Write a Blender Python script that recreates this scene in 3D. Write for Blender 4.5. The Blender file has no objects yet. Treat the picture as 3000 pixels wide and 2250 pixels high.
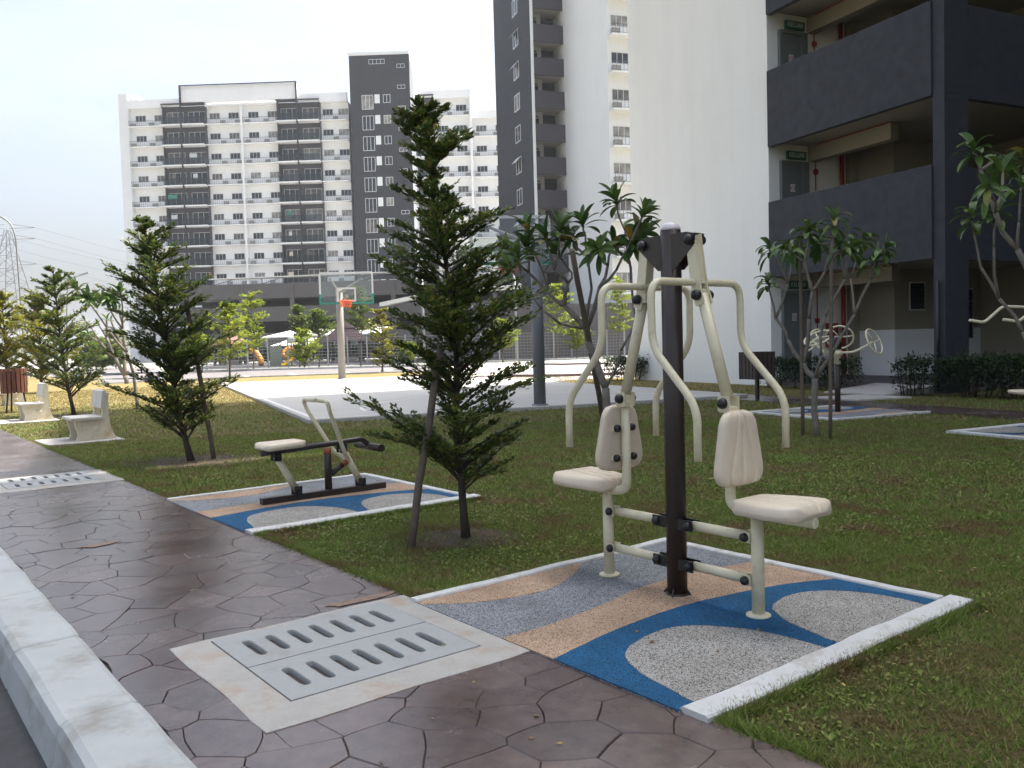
import bpy, math, random
import numpy as np
from mathutils import Vector, Matrix, noise as mnoise

random.seed(7); rng = np.random.default_rng(11)
scene = bpy.context.scene
COL = scene.collection
R = math.radians

# ------------------------------------------------------------------ camera
CAM_H = 1.2
FPX, PITCH, ROLL = 2528.28, 0.0462129, -0.0282332      # focal length in pixels of a 3000 px wide frame
ANG_A, ANG_B, ANG_C = 0.662016, R(25), -0.0268417       # path and mats, court and near block, far block
cp_, sp_, cr_, sr_ = math.cos(PITCH), math.sin(PITCH), math.cos(ROLL), math.sin(ROLL)
_r = np.array([1, 0, 0.]); _f = np.array([0, cp_, -sp_]); _d = np.array([0, -sp_, -cp_])
CAM_M = np.array([cr_ * _r - sr_ * _d, sr_ * _r + cr_ * _d, _f])   # rows: right, down, forward
cam = bpy.data.cameras.new('camera')
cam.sensor_width = 17.3
cam.lens = 17.3 * FPX / 3000
cam.clip_end = 6000; cam.clip_start = 0.05
cam.dof.use_dof = True; cam.dof.focus_distance = 6.5; cam.dof.aperture_fstop = 8
cam_o = bpy.data.objects.new('camera', cam); COL.objects.link(cam_o)
m = Matrix.Identity(4)
for i in range(3):
    m[i][0] = CAM_M[0][i]; m[i][1] = -CAM_M[1][i]; m[i][2] = -CAM_M[2][i]
m[0][3], m[1][3], m[2][3] = 0, 0, CAM_H
cam_o.matrix_world = m
scene.camera = cam_o

# ------------------------------------------------------------------ sky, sun, exposure
SUN_AZ = R(30.7)      # direction towards the sun, from +X towards +Y
SUN_EL = R(62)
world = bpy.data.worlds.new('World'); scene.world = world; world.use_nodes = True
wn = world.node_tree.nodes; wl = world.node_tree.links; wn.clear()
w_out = wn.new('ShaderNodeOutputWorld'); w_bg = wn.new('ShaderNodeBackground')
w_sky = wn.new('ShaderNodeTexSky'); w_sky.sky_type = 'NISHITA'; w_sky.sun_disc = False
w_sky.sun_elevation = SUN_EL; w_sky.sun_rotation = R(90) - SUN_AZ
w_sky.air_density = 1.0; w_sky.dust_density = 7.0; w_sky.ozone_density = 1.2; w_sky.altitude = 30
w_hs = wn.new('ShaderNodeHueSaturation'); w_hs.inputs['Saturation'].default_value = 0.6
w_bg.inputs['Strength'].default_value = 0.14
w_wb = wn.new('ShaderNodeMix'); w_wb.data_type = 'RGBA'; w_wb.blend_type = 'MULTIPLY'; w_wb.inputs[0].default_value = 1; w_wb.inputs[7].default_value = (.965, 1, 1.035, 1)
wl.new(w_sky.outputs[0], w_hs.inputs['Color']); wl.new(w_hs.outputs[0], w_wb.inputs[6]); 
w_tc = wn.new('ShaderNodeTexCoord'); w_mp = wn.new('ShaderNodeMapping'); w_mp.inputs['Scale'].default_value = (1, 1, 3.2)
w_no = wn.new('ShaderNodeTexNoise'); w_no.inputs['Scale'].default_value = 2.6; w_no.inputs['Detail'].default_value = 7; w_no.inputs['Roughness'].default_value = .55
w_rp = wn.new('ShaderNodeValToRGB'); w_rp.color_ramp.elements[0].position = .48; w_rp.color_ramp.elements[1].position = .72; w_rp.color_ramp.elements[0].color = (1, 1, 1, 1); w_rp.color_ramp.elements[1].color = (1.16, 1.13, 1.09, 1)   # thin cloud veils over the whole sky
w_cl = wn.new('ShaderNodeMix'); w_cl.data_type = 'RGBA'; w_cl.blend_type = 'MULTIPLY'; w_cl.inputs[0].default_value = 1
wl.new(w_tc.outputs['Generated'], w_mp.inputs['Vector']); wl.new(w_mp.outputs[0], w_no.inputs['Vector']); wl.new(w_no.outputs[0], w_rp.inputs[0])
wl.new(w_wb.outputs[2], w_cl.inputs[6]); wl.new(w_rp.outputs[0], w_cl.inputs[7]); wl.new(w_cl.outputs[2], w_bg.inputs['Color']); wl.new(w_bg.outputs[0], w_out.inputs[0])
sun = bpy.data.lights.new('sun', 'SUN'); sun.energy = 4.2; sun.angle = R(0.55); sun.color = (1, .94, .84)
sun_o = bpy.data.objects.new('sun', sun); COL.objects.link(sun_o)
to_sun = Vector((math.cos(SUN_EL) * math.cos(SUN_AZ), math.cos(SUN_EL) * math.sin(SUN_AZ), math.sin(SUN_EL)))
sun_o.rotation_euler = to_sun.to_track_quat('Z', 'Y').to_euler(); sun_o.location = (20, 10, 60)
vs = scene.view_settings
vs.view_transform = 'Standard'; vs.look = 'None'; vs.gamma = 1; vs.use_curve_mapping = False
vs.exposure = 1.2
scene.render.engine = 'CYCLES'
scene.cycles.use_denoising = True
scene.cycles.max_bounces = 6; scene.cycles.transparent_max_bounces = 8

# ------------------------------------------------------------------ places
def ray(x, y): return CAM_M.T @ np.array([x - 1500, y - 1125, FPX])
def G(x, y, z=0.):                       # the point of the ground (or of a level z) seen at a photo position
    v = ray(x, y); t = (z - CAM_H) / v[2]; return Vector((t * v[0], t * v[1], z))
def D(x, y, Y):                          # the point at a distance Y in front of the camera
    v = ray(x, y); t = Y / v[1]; return Vector((t * v[0], Y, CAM_H + t * v[2]))
def UV(v, u, z=0.):                      # path frame: v across the path, u along it
    c, s = math.cos(ANG_A), math.sin(ANG_A); return Vector((v * c - u * s, v * s + u * c, z))
def PQ(p, q, z=0.):                      # frame of the near block
    c, s = math.cos(ANG_B), math.sin(ANG_B); return Vector((p * c - q * s, p * s + q * c, z))

# ------------------------------------------------------------------ mesh helper
class MB:
    def __init__(s): s.v = []; s.f = []; s.sm = []
    def add(s, vs_, fs, smooth=False):
        o = len(s.v); s.v.extend([tuple(p) for p in vs_])
        s.f.extend([tuple(i + o for i in f) for f in fs]); s.sm.extend([smooth] * len(fs)); return s
    def box(s, x0, x1, y0, y1, z0, z1, c=0.0):
        if c <= 0:
            V = [(x0, y0, z0), (x1, y0, z0), (x1, y1, z0), (x0, y1, z0), (x0, y0, z1), (x1, y0, z1), (x1, y1, z1), (x0, y1, z1)]
            F = [(0, 3, 2, 1), (4, 5, 6, 7), (0, 1, 5, 4), (1, 2, 6, 5), (2, 3, 7, 6), (3, 0, 4, 7)]
            return s.add(V, F)
        return s.prism([(x0, y0), (x1, y0), (x1, y1), (x0, y1)], z0, z1, c)
    def prism(s, poly, z0, z1, c=0.0, top=None):
        n = len(poly)
        if c > 0 or top:
            t = top or inset(poly, c)
            V = [(x, y, z0) for x, y in poly] + [(x, y, z1 - (c or .004)) for x, y in poly] + [(x, y, z1) for x, y in t]
            F = [tuple(range(n - 1, -1, -1)), tuple(range(2 * n, 3 * n))]
            for k in (0, n):
                F += [(k + i, k + (i + 1) % n, k + n + (i + 1) % n, k + n + i) for i in range(n)]
        else:
            V = [(x, y, z0) for x, y in poly] + [(x, y, z1) for x, y in poly]
            F = [tuple(range(n - 1, -1, -1)), tuple(range(n, 2 * n))] + [(i, (i + 1) % n, n + (i + 1) % n, n + i) for i in range(n)]
        return s.add(V, F)
    def obox(s, c, ax, ay, az, hx, hy, hz):
        c = Vector(c); V = []
        for k in (-1, 1):
            for a, b in ((-1, -1), (1, -1), (1, 1), (-1, 1)):
                V.append(c + Vector(ax) * (a * hx) + Vector(ay) * (b * hy) + Vector(az) * (k * hz))
        return s.add(V, [(0, 3, 2, 1), (4, 5, 6, 7), (0, 1, 5, 4), (1, 2, 6, 5), (2, 3, 7, 6), (3, 0, 4, 7)])
    def bar(s, p0, p1, w, h, up=(0, 0, 1)):
        p0, p1 = Vector(p0), Vector(p1); d = (p1 - p0); L = d.length; d.normalize()
        a = d.cross(Vector(up)); 
        if a.length < 1e-4: a = d.cross(Vector((1, 0, 0)))
        a.normalize(); b = a.cross(d)
        return s.obox((p0 + p1) / 2, d, a, b, L / 2, w / 2, h / 2)
    def tube(s, pts, r, n=10, cap=True, closed=False):
        P = [Vector(p) for p in pts]; m_ = len(P)
        rr = list(r) if hasattr(r, '__len__') else [r] * m_
        T = []
        for i in range(m_):
            if closed: t = P[(i + 1) % m_] - P[i - 1]
            else: t = P[min(i + 1, m_ - 1)] - P[max(i - 1, 0)]
            T.append(t.normalized() if t.length > 1e-9 else Vector((0, 0, 1)))
        a = T[0].cross(Vector((0, 0, 1)))
        if a.length < .05: a = T[0].cross(Vector((1, 0, 0)))
        a.normalize(); V = []
        for i in range(m_):
            a = a - T[i] * a.dot(T[i])
            if a.length < 1e-6: a = T[i].orthogonal()
            a.normalize(); b = T[i].cross(a)
            for k in range(n):
                w = 2 * math.pi * k / n
                V.append(P[i] + (a * math.cos(w) + b * math.sin(w)) * rr[i])
        F = []
        for i in range(m_ if closed else m_ - 1):
            j = (i + 1) % m_
            for k in range(n):
                F.append((i * n + k, i * n + (k + 1) % n, j * n + (k + 1) % n, j * n + k))
        s.add(V, F, True)
        if cap and not closed:
            o = len(s.v) - len(V)
            s.f += [tuple(o + k for k in range(n - 1, -1, -1)), tuple(o + (m_ - 1) * n + k for k in range(n))]; s.sm += [False, False]
        return s
    def lathe(s, prof, n=20, c=(0, 0, 0), ax=None):
        c = Vector(c); q = Vector((0, 0, 1)).rotation_difference(Vector(ax)) if ax else None
        V = []; m_ = len(prof)
        for r, z in prof:
            for k in range(n):
                w = 2 * math.pi * k / n; p = Vector((r * math.cos(w), r * math.sin(w), z))
                V.append(c + (q @ p if q else p))
        F = [(i * n + k, i * n + (k + 1) % n, (i + 1) * n + (k + 1) % n, (i + 1) * n + k) for i in range(m_ - 1) for k in range(n)]
        s.add(V, F, True); o = len(s.v) - len(V)
        s.f += [tuple(o + k for k in range(n - 1, -1, -1)), tuple(o + (m_ - 1) * n + k for k in range(n))]; s.sm += [False, False]
        return s
    def mesh(s, name, mat):
        me = bpy.data.meshes.new(name); me.from_pydata(s.v, [], s.f)
        me.polygons.foreach_set('use_smooth', s.sm); me.materials.append(mat); me.update(); return me
    def build(s, name, mat, parent=None, loc=None, rotz=0, kind=None):
        return put(s.mesh(name, mat), name, parent, loc, rotz, kind)

def put(me, name, parent=None, loc=None, rotz=0, kind=None):
    o = bpy.data.objects.new(name, me); COL.objects.link(o)
    if parent: o.parent = parent
    if loc is not None: o.location = loc
    if rotz: o.rotation_euler = (0, 0, rotz)
    if kind: o['kind'] = kind
    return o
def inset(poly, c):
    n = len(poly); out = []
    for i in range(n):
        p, a, b = Vector(poly[i]), Vector(poly[i - 1]), Vector(poly[(i + 1) % n])
        e1 = (p - a).normalized(); e2 = (b - p).normalized()
        n1 = Vector((-e1.y, e1.x)); n2 = Vector((-e2.y, e2.x)); d = n1 + n2
        if d.length < 1e-5: d = n1
        k = c / max(.35, (d.normalized()).dot(n1))
        out.append(tuple(p + d.normalized() * k))
    return out
def fillet(pts, r, n=5):
    """round the corners of a polyline"""
    P = [Vector(p) for p in pts]; out = [P[0]]
    for i in range(1, len(P) - 1):
        a, b, c = P[i - 1], P[i], P[i + 1]
        l1, l2 = (a - b).length, (c - b).length; q = min(r, l1 * .48, l2 * .48)
        s_, e = b + (a - b).normalized() * q, b + (c - b).normalized() * q
        for k in range(n + 1):
            t = k / n; out.append(s_ * (1 - t) ** 2 + b * 2 * t * (1 - t) + e * t * t)
    out.append(P[-1]); return out
def thing(name, label, cat, loc=(0, 0, 0), rotz=0, group=None):
    o = bpy.data.objects.new(name, None); COL.objects.link(o); o.empty_display_size = .2
    o.location = loc; o.rotation_euler = (0, 0, rotz); return tag(o, label, cat, group)
def tag(o, label, cat, group=None, kind=None):
    o['label'] = label; o['category'] = cat
    if group: o['group'] = group
    if kind: o['kind'] = kind
    return o
def dup(root, loc, rotz, label, group=None, scale=None):
    r = root.copy(); COL.objects.link(r); r.location = loc; r.rotation_euler = (0, 0, rotz); r['label'] = label
    if group: r['group'] = group
    if scale: r.scale = scale
    for ch in list(root.children):
        c = ch.copy(); COL.objects.link(c); c.parent = r
        for g in list(ch.children):
            d = g.copy(); COL.objects.link(d); d.parent = c
    return r
def from_arrays(name, V, F, mat, smooth=False):
    """V (n,3), F (m,k) numpy"""
    me = bpy.data.meshes.new(name); k = F.shape[1]
    me.vertices.add(len(V)); me.vertices.foreach_set('co', V.astype(np.float32).ravel())
    me.loops.add(F.size); me.loops.foreach_set('vertex_index', F.astype(np.int32).ravel())
    me.polygons.add(len(F)); me.polygons.foreach_set('loop_start', np.arange(0, F.size, k, dtype=np.int32))
    me.polygons.foreach_set('loop_total', np.full(len(F), k, dtype=np.int32))
    if smooth: me.polygons.foreach_set('use_smooth', np.ones(len(F), dtype=bool))
    me.materials.append(mat); me.update(calc_edges=True); me.validate(); return me

# ------------------------------------------------------------------ materials
def nodes_of(name):
    mt = bpy.data.materials.new(name); mt.use_nodes = True; nt = mt.node_tree
    return mt, nt, nt.nodes['Principled BSDF']
def tex_noise(nt, scale, detail=5, rough=.55, coord='Object', vec=None):
    t = nt.nodes.new('ShaderNodeTexNoise'); t.inputs['Scale'].default_value = scale
    t.inputs['Detail'].default_value = detail; t.inputs['Roughness'].default_value = rough
    if vec is None:
        c = nt.nodes.get('Texture Coordinate') or nt.nodes.new('ShaderNodeTexCoord'); vec = c.outputs[coord]
    nt.links.new(vec, t.inputs['Vector']); return t
def ramp(nt, fac, stops):
    r = nt.nodes.new('ShaderNodeValToRGB'); e = r.color_ramp.elements
    while len(e) < len(stops): e.new(.5)
    for i, (p, c) in enumerate(stops): e[i].position = p; e[i].color = (*c, 1) if len(c) == 3 else c
    nt.links.new(fac, r.inputs[0]); return r
def mixc(nt, fac, a, b, mode='MIX'):
    x = nt.nodes.new('ShaderNodeMix'); x.data_type = 'RGBA'; x.blend_type = mode
    for sock, val in ((x.inputs[0], fac), (x.inputs[6], a), (x.inputs[7], b)):
        if hasattr(val, 'links') or isinstance(val, bpy.types.NodeSocket): nt.links.new(val, sock)
        elif isinstance(val, (int, float)): sock.default_value = val
        else: sock.default_value = (*val, 1)
    return x.outputs[2]
def bumpn(nt, h, strength, dist, prev=None):
    b = nt.nodes.new('ShaderNodeBump'); b.inputs['Strength'].default_value = strength; b.inputs['Distance'].default_value = dist
    nt.links.new(h, b.inputs['Height'])
    if prev: nt.links.new(prev, b.inputs['Normal'])
    return b.outputs[0]
def mat(name, col, rough=.6, var=.12, scale=3., bump=.15, bscale=80., bdist=.002, metal=0., stain=None, spec=.5, world=False, coat=0., streak=0.):
    mt, nt, b = nodes_of(name); coord = 'Object'; pv = nt.nodes.new('ShaderNodeNewGeometry').outputs['Position'] if world else None
    n1 = tex_noise(nt, scale, 6, .6, coord, pv); n2 = tex_noise(nt, scale * 9, 4, .6, coord, pv)
    lo = tuple(max(0, c * (1 - var)) for c in col); hi = tuple(min(1, c * (1 + var)) for c in col)
    r = ramp(nt, n1.outputs[0], [(.3, lo), (.7, hi)])
    c = mixc(nt, .35, r.outputs[0], ramp(nt, n2.outputs[0], [(.3, lo), (.7, hi)]).outputs[0])
    if stain:
        scol, amt, ss = stain
        n3 = tex_noise(nt, ss, 8, .68, coord, pv)
        f = ramp(nt, n3.outputs[0], [(.5, (0, 0, 0)), (.72, (amt, amt, amt))])
        c = mixc(nt, f.outputs[0], c, scol)
    if streak:
        tc = nt.nodes.get('Texture Coordinate'); mp = nt.nodes.new('ShaderNodeMapping'); mp.inputs['Scale'].default_value = (1, 1, .06); nt.links.new(tc.outputs['Object'], mp.inputs[0])
        n5 = tex_noise(nt, 2.6, 7, .7, vec=mp.outputs[0]); k5 = 1 - streak
        c = mixc(nt, 1., c, ramp(nt, n5.outputs[0], [(.42, (1, 1, 1)), (.72, (k5, k5, k5 * .98))]).outputs[0], 'MULTIPLY')
    nt.links.new(c, b.inputs['Base Color'])
    rr = ramp(nt, n2.outputs[0], [(.3, (rough * .85,) * 3), (.7, (min(1, rough * 1.15),) * 3)])
    nt.links.new(rr.outputs[0], b.inputs['Roughness'])
    b.inputs['Metallic'].default_value = metal; b.inputs['Specular IOR Level'].default_value = spec
    if coat: b.inputs['Coat Weight'].default_value = coat; b.inputs['Coat Roughness'].default_value = .15
    if bump > 0:
        n4 = tex_noise(nt, bscale, 4, .6, coord, pv); nt.links.new(bumpn(nt, n4.outputs[0], bump, bdist), b.inputs['Normal'])
    return mt
def leaf_mat(name, stops, rough=.45, trans=.35):
    """colour differs from leaf to leaf"""
    mt, nt, b = nodes_of(name)
    g = nt.nodes.new('ShaderNodeNewGeometry'); r = ramp(nt, g.outputs['Random Per Island'], stops)
    n = tex_noise(nt, 2.5, 3, .5)
    k = ramp(nt, n.outputs[0], [(.3, (.72, .72, .72)), (.7, (1.2, 1.2, 1.2))])
    c = mixc(nt, 1.0, r.outputs[0], k.outputs[0], 'MULTIPLY')
    nt.links.new(c, b.inputs['Base Color']); b.inputs['Roughness'].default_value = rough
    b.inputs['Specular IOR Level'].default_value = .35
    tr = nt.nodes.new('ShaderNodeBsdfTranslucent'); nt.links.new(c, tr.inputs[0])
    mx = nt.nodes.new('ShaderNodeMixShader'); mx.inputs[0].default_value = trans
    nt.links.new(b.outputs[0], mx.inputs[1]); nt.links.new(tr.outputs[0], mx.inputs[2])
    nt.links.new(mx.outputs[0], nt.nodes['Material Output'].inputs[0]); return mt
def glass_mat(name, col, rough=.08):
    mt, nt, b = nodes_of(name); n = tex_noise(nt, .9, 3, .5)
    lo = tuple(c * .6 for c in col); hi = tuple(min(1, c * 1.5) for c in col)
    nt.links.new(ramp(nt, n.outputs[0], [(.35, lo), (.65, hi)]).outputs[0], b.inputs['Base Color'])
    b.inputs['Roughness'].default_value = rough; b.inputs['Specular IOR Level'].default_value = .3; return mt
def clear_mat(name, tint, alpha):
    mt, nt, b = nodes_of(name); b.inputs['Base Color'].default_value = (*tint, 1); b.inputs['Roughness'].default_value = .05
    t = nt.nodes.new('ShaderNodeBsdfTransparent'); t.inputs[0].default_value = (.93, .96, .96, 1)
    mx = nt.nodes.new('ShaderNodeMixShader'); mx.inputs[0].default_value = alpha
    nt.links.new(t.outputs[0], mx.inputs[1]); nt.links.new(b.outputs[0], mx.inputs[2])
    nt.links.new(mx.outputs[0], nt.nodes['Material Output'].inputs[0]); return mt

def far_gold(nt):
    """golden tint put into the colour of the sunlit lawn"""
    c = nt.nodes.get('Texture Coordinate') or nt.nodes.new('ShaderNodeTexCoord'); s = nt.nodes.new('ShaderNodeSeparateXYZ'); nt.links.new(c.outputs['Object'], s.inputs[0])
    mr = nt.nodes.new('ShaderNodeMapRange'); mr.inputs[1].default_value = 19.5; mr.inputs[2].default_value = 25; mr.inputs[3].default_value = 0; mr.inputs[4].default_value = .8  # tint starts at the edge of the sunlit ground
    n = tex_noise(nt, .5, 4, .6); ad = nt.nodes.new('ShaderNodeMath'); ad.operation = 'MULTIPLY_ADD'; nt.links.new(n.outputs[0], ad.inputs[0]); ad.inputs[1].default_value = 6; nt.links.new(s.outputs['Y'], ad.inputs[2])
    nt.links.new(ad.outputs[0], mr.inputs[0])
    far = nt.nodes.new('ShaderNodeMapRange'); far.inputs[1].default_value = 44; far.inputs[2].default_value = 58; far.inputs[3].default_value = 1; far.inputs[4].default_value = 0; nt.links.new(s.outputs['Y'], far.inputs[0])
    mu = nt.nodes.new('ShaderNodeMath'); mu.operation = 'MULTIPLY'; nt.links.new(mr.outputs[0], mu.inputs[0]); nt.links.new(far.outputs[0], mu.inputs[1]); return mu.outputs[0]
def ground_mat():
    mt, nt, b = nodes_of('lawn soil')
    big = tex_noise(nt, .35, 4, .6); mid = tex_noise(nt, 2.2, 8, .7); fine = tex_noise(nt, 45, 6, .75)
    c = ramp(nt, mid.outputs[0], [(.30, (.12, .075, .042)), (.46, (.115, .09, .042)), (.60, (.085, .10, .03))]).outputs[0]
    c = mixc(nt, ramp(nt, big.outputs[0], [(.4, (0, 0, 0)), (.65, (.55, .55, .55))]).outputs[0], c, (.09, .085, .032))
    c = mixc(nt, far_gold(nt), c, (.26, .205, .09))
    sx = nt.nodes.new('ShaderNodeSeparateXYZ'); nt.links.new(nt.nodes['Texture Coordinate'].outputs['Object'], sx.inputs[0])
    pv = nt.nodes.new('ShaderNodeMapRange'); pv.inputs[1].default_value = 50; pv.inputs[2].default_value = 62; nt.links.new(sx.outputs['Y'], pv.inputs[0])
    c = mixc(nt, pv.outputs[0], c, (.30, .295, .275))      # paved estate beyond the lawn, pale to bounce light onto the facades
    f = ramp(nt, fine.outputs[0], [(.3, (.45, .45, .45)), (.7, (1.5, 1.5, 1.5))])
    nt.links.new(mixc(nt, 1., c, f.outputs[0], 'MULTIPLY'), b.inputs['Base Color'])
    b.inputs['Roughness'].default_value = .95; b.inputs['Specular IOR Level'].default_value = .1
    nt.links.new(bumpn(nt, fine.outputs[0], .8, .02), b.inputs['Normal']); return mt
def grass_mat():
    mt, nt, b = nodes_of('grass blades')
    g = nt.nodes.new('ShaderNodeNewGeometry')
    r = ramp(nt, g.outputs['Random Per Island'], [(0, (.085, .155, .026)), (.45, (.15, .235, .04)), (.8, (.22, .28, .06)), (1, (.35, .30, .13))])
    n = tex_noise(nt, 2.4, 6, .7); n2 = tex_noise(nt, .3, 3, .5)
    dry = ramp(nt, n.outputs[0], [(.50, (0, 0, 0)), (.62, (.9, .9, .9))])
    c = mixc(nt, dry.outputs[0], r.outputs[0], (.19, .12, .06))
    n9 = tex_noise(nt, 9, 5, .7); c = mixc(nt, ramp(nt, n9.outputs[0], [(.52, (0, 0, 0)), (.72, (.55, .55, .55))]).outputs[0], c, (.16, .10, .05))
    c = mixc(nt, ramp(nt, n2.outputs[0], [(.4, (0, 0, 0)), (.7, (.35, .35, .35))]).outputs[0], c, (.19, .19, .06))
    c = mixc(nt, far_gold(nt), c, (.28, .22, .09))
    nt.links.new(c, b.inputs['Base Color']); b.inputs['Roughness'].default_value = .6; b.inputs['Specular IOR Level'].default_value = .25
    tr = nt.nodes.new('ShaderNodeBsdfTranslucent'); nt.links.new(c, tr.inputs[0])
    mx = nt.nodes.new('ShaderNodeMixShader'); mx.inputs[0].default_value = .3
    nt.links.new(b.outputs[0], mx.inputs[1]); nt.links.new(tr.outputs[0], mx.inputs[2])
    nt.links.new(mx.outputs[0], nt.nodes['Material Output'].inputs[0]); return mt
def rubber_mat(name, dark, light, mix=.5):
    mt, nt, b = nodes_of(name)
    v = nt.nodes.new('ShaderNodeTexVoronoi'); v.inputs['Scale'].default_value = 300
    tc = nt.nodes.new('ShaderNodeTexCoord'); nt.links.new(tc.outputs['Object'], v.inputs['Vector'])
    sep = nt.nodes.new('ShaderNodeSeparateColor'); nt.links.new(v.outputs['Color'], sep.inputs[0])
    c = ramp(nt, sep.outputs[0], [(0, dark), (mix * .8, dark), (mix, light), (1, tuple(min(1, x * 1.15) for x in light))]).outputs[0]
    n = tex_noise(nt, 2.5, 6, .65, vec=tc.outputs['Object'])
    c = mixc(nt, 1., c, ramp(nt, n.outputs[0], [(.3, (.72, .70, .66)), (.7, (1.14, 1.13, 1.1))]).outputs[0], 'MULTIPLY')
    nt.links.new(c, b.inputs['Base Color']); b.inputs['Roughness'].default_value = .85; b.inputs['Specular IOR Level'].default_value = .25
    nt.links.new(bumpn(nt, v.outputs['Distance'], .5, .003), b.inputs['Normal']); return mt
def stone_mat(name, pattern=False):
    """stamped and sealed concrete, purple brown"""
    mt, nt, b = nodes_of(name); tc = nt.nodes.new('ShaderNodeTexCoord'); vec = tc.outputs['Object']
    n1 = tex_noise(nt, 1.1, 7, .62, vec=vec); n2 = tex_noise(nt, 14, 8, .7, vec=vec); n3 = tex_noise(nt, 3.7, 5, .6, vec=vec)
    c = ramp(nt, n1.outputs[0], [(.3, (.066, .040, .036)), (.48, (.095, .070, .065)), (.68, (.14, .113, .106))]).outputs[0]
    c = mixc(nt, ramp(nt, n3.outputs[0], [(.55, (0, 0, 0)), (.75, (.5, .5, .5))]).outputs[0], c, (.10, .05, .04))
    c = mixc(nt, 1., c, ramp(nt, n2.outputs[0], [(.3, (.72, .72, .74)), (.72, (1.25, 1.23, 1.2))]).outputs[0], 'MULTIPLY')
    oi = nt.nodes.new('ShaderNodeObjectInfo')
    if not pattern: c = mixc(nt, 1., c, ramp(nt, oi.outputs['Random'], [(0, (.80, .80, .80)), (.5, (1.0, .98, .97)), (1, (1.18, 1.14, 1.12))]).outputs[0], 'MULTIPLY')
    if pattern:
        w = tex_noise(nt, 5, 2, .5, vec=vec)
        ad = nt.nodes.new('ShaderNodeVectorMath'); ad.operation = 'MULTIPLY_ADD'
        nt.links.new(w.outputs['Color'], ad.inputs[0]); ad.inputs[1].default_value = (.06, .06, 0); nt.links.new(vec, ad.inputs[2])
        v = nt.nodes.new('ShaderNodeTexVoronoi'); v.feature = 'DISTANCE_TO_EDGE'; v.inputs['Scale'].default_value = 4.7
        nt.links.new(ad.outputs[0], v.inputs['Vector'])
        e = ramp(nt, v.outputs['Distance'], [(.0, (.35, .35, .35)), (.03, (1, 1, 1))])
        c = mixc(nt, 1., c, e.outputs[0], 'MULTIPLY')
        nt.links.new(bumpn(nt, e.outputs[0], .6, .008), b.inputs['Normal'])
    else:
        nt.links.new(bumpn(nt, n2.outputs[0], .3, .003), b.inputs['Normal'])
    nt.links.new(c, b.inputs['Base Color'])
    b.inputs['Specular IOR Level'].default_value = .75
    nt.links.new(ramp(nt, n1.outputs[0], [(.3, (.17, .17, .17)), (.7, (.32, .32, .32))]).outputs[0], b.inputs['Roughness'])
    return mt

M = {}
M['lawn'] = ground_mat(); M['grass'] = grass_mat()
M['stone'] = stone_mat('stamped stone'); M['stone_far'] = stone_mat('stamped stone far', True)
M['joint'] = mat('stone joint', (.048, .037, .033), .8, .3, 6)
M['asphalt'] = mat('asphalt', (.045, .045, .048), .85, .25, 2, .6, 220, .004)
M['asphalt_pale'] = mat('worn asphalt', (.17, .155, .155), .85, .12, .4, .3, 90)
M['concrete'] = mat('concrete', (.42, .40, .37), .8, .12, 1.2, .3, 60, .002, stain=((.27, .2, .14), .55, 2.2))
M['court'] = mat('court concrete', (.42, .41, .385), .75, .06, .5, .15, 50, .002, stain=((.32, .31, .30), .5, .35))
M['kerb'] = mat('kerb paint', (.40, .42, .42), .6, .14, 2.2, .4, 40, .003, stain=((.235, .22, .185), .95, 3.1), world=True)
M['edging'] = mat('white edging', (.56, .565, .555), .65, .1, 3, .6, 45, .005, stain=((.33, .29, .22), .85, 8), world=True)
M['frame_concrete'] = mat('drain frame concrete', (.37, .36, .335), .75, .16, 4, .7, 50, .005, stain=((.33, .215, .125), .95, 3.6))
M['slab_concrete'] = mat('drain slab concrete', (.33, .34, .34), .9, .10, 5, .5, 70, .003, stain=((.23, .215, .19), .7, 5))
M['rub_grey'] = rubber_mat('rubber blue grey', (.05, .055, .065), (.27, .29, .325), .38)
M['rub_tan'] = rubber_mat('rubber tan', (.10, .075, .06), (.44, .315, .225), .25)
M['rub_blue'] = rubber_mat('rubber blue', (.008, .03, .06), (.014, .10, .23), .30)
M['rub_light'] = rubber_mat('rubber light grey', (.045, .045, .045), (.36, .355, .34), .30)
M['cream'] = mat('cream painted steel', (.66, .615, .44), .35, .05, 5, .08, 150, .001, stain=((.40, .30, .16), .45, 16))
M['brown'] = mat('dark brown painted steel', (.030, .021, .017), .38, .2, 5, .1, 150, .001, stain=((.05, .04, .034), .5, 6))
M['cap_black'] = mat('black plastic', (.012, .012, .013), .4, .2, 10, .05)
M['pad'] = mat('beige moulded plastic', (.66, .575, .45), .5, .05, 6, .1, 120, .001, stain=((.54, .45, .34), .3, 9))
M['white_cap'] = mat('pale plastic', (.62, .58, .60), .4, .05, 8, .05)
M['orange_paint'] = mat('orange band', (.32, .10, .035), .5, .15, 20)
M['bark'] = mat('dark bark', (.055, .043, .033), .9, .3, 30, .8, 90, .006)
M['bark_grey'] = mat('grey frangipani bark', (.19, .17, .145), .85, .25, 14, .6, 70, .005, stain=((.10, .085, .065), .8, 6))
M['stake'] = mat('weathered stake wood', (.13, .105, .08), .9, .25, 18, .6, 120, .004)
M['leaf_dark'] = leaf_mat('dark small leaves', [(0, (.05, .09, .022)), (.5, (.095, .145, .032)), (.85, (.165, .195, .045)), (1, (.27, .21, .06))])
M['leaf_gold'] = leaf_mat('golden small leaves', [(0, (.14, .18, .02)), (.5, (.23, .25, .03)), (.85, (.34, .31, .04)), (1, (.32, .2, .05))], trans=.35)
M['leaf_lime'] = leaf_mat('lime leaves', [(0, (.17, .25, .02)), (.5, (.26, .33, .03)), (1, (.38, .40, .05))], trans=.4)
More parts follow.
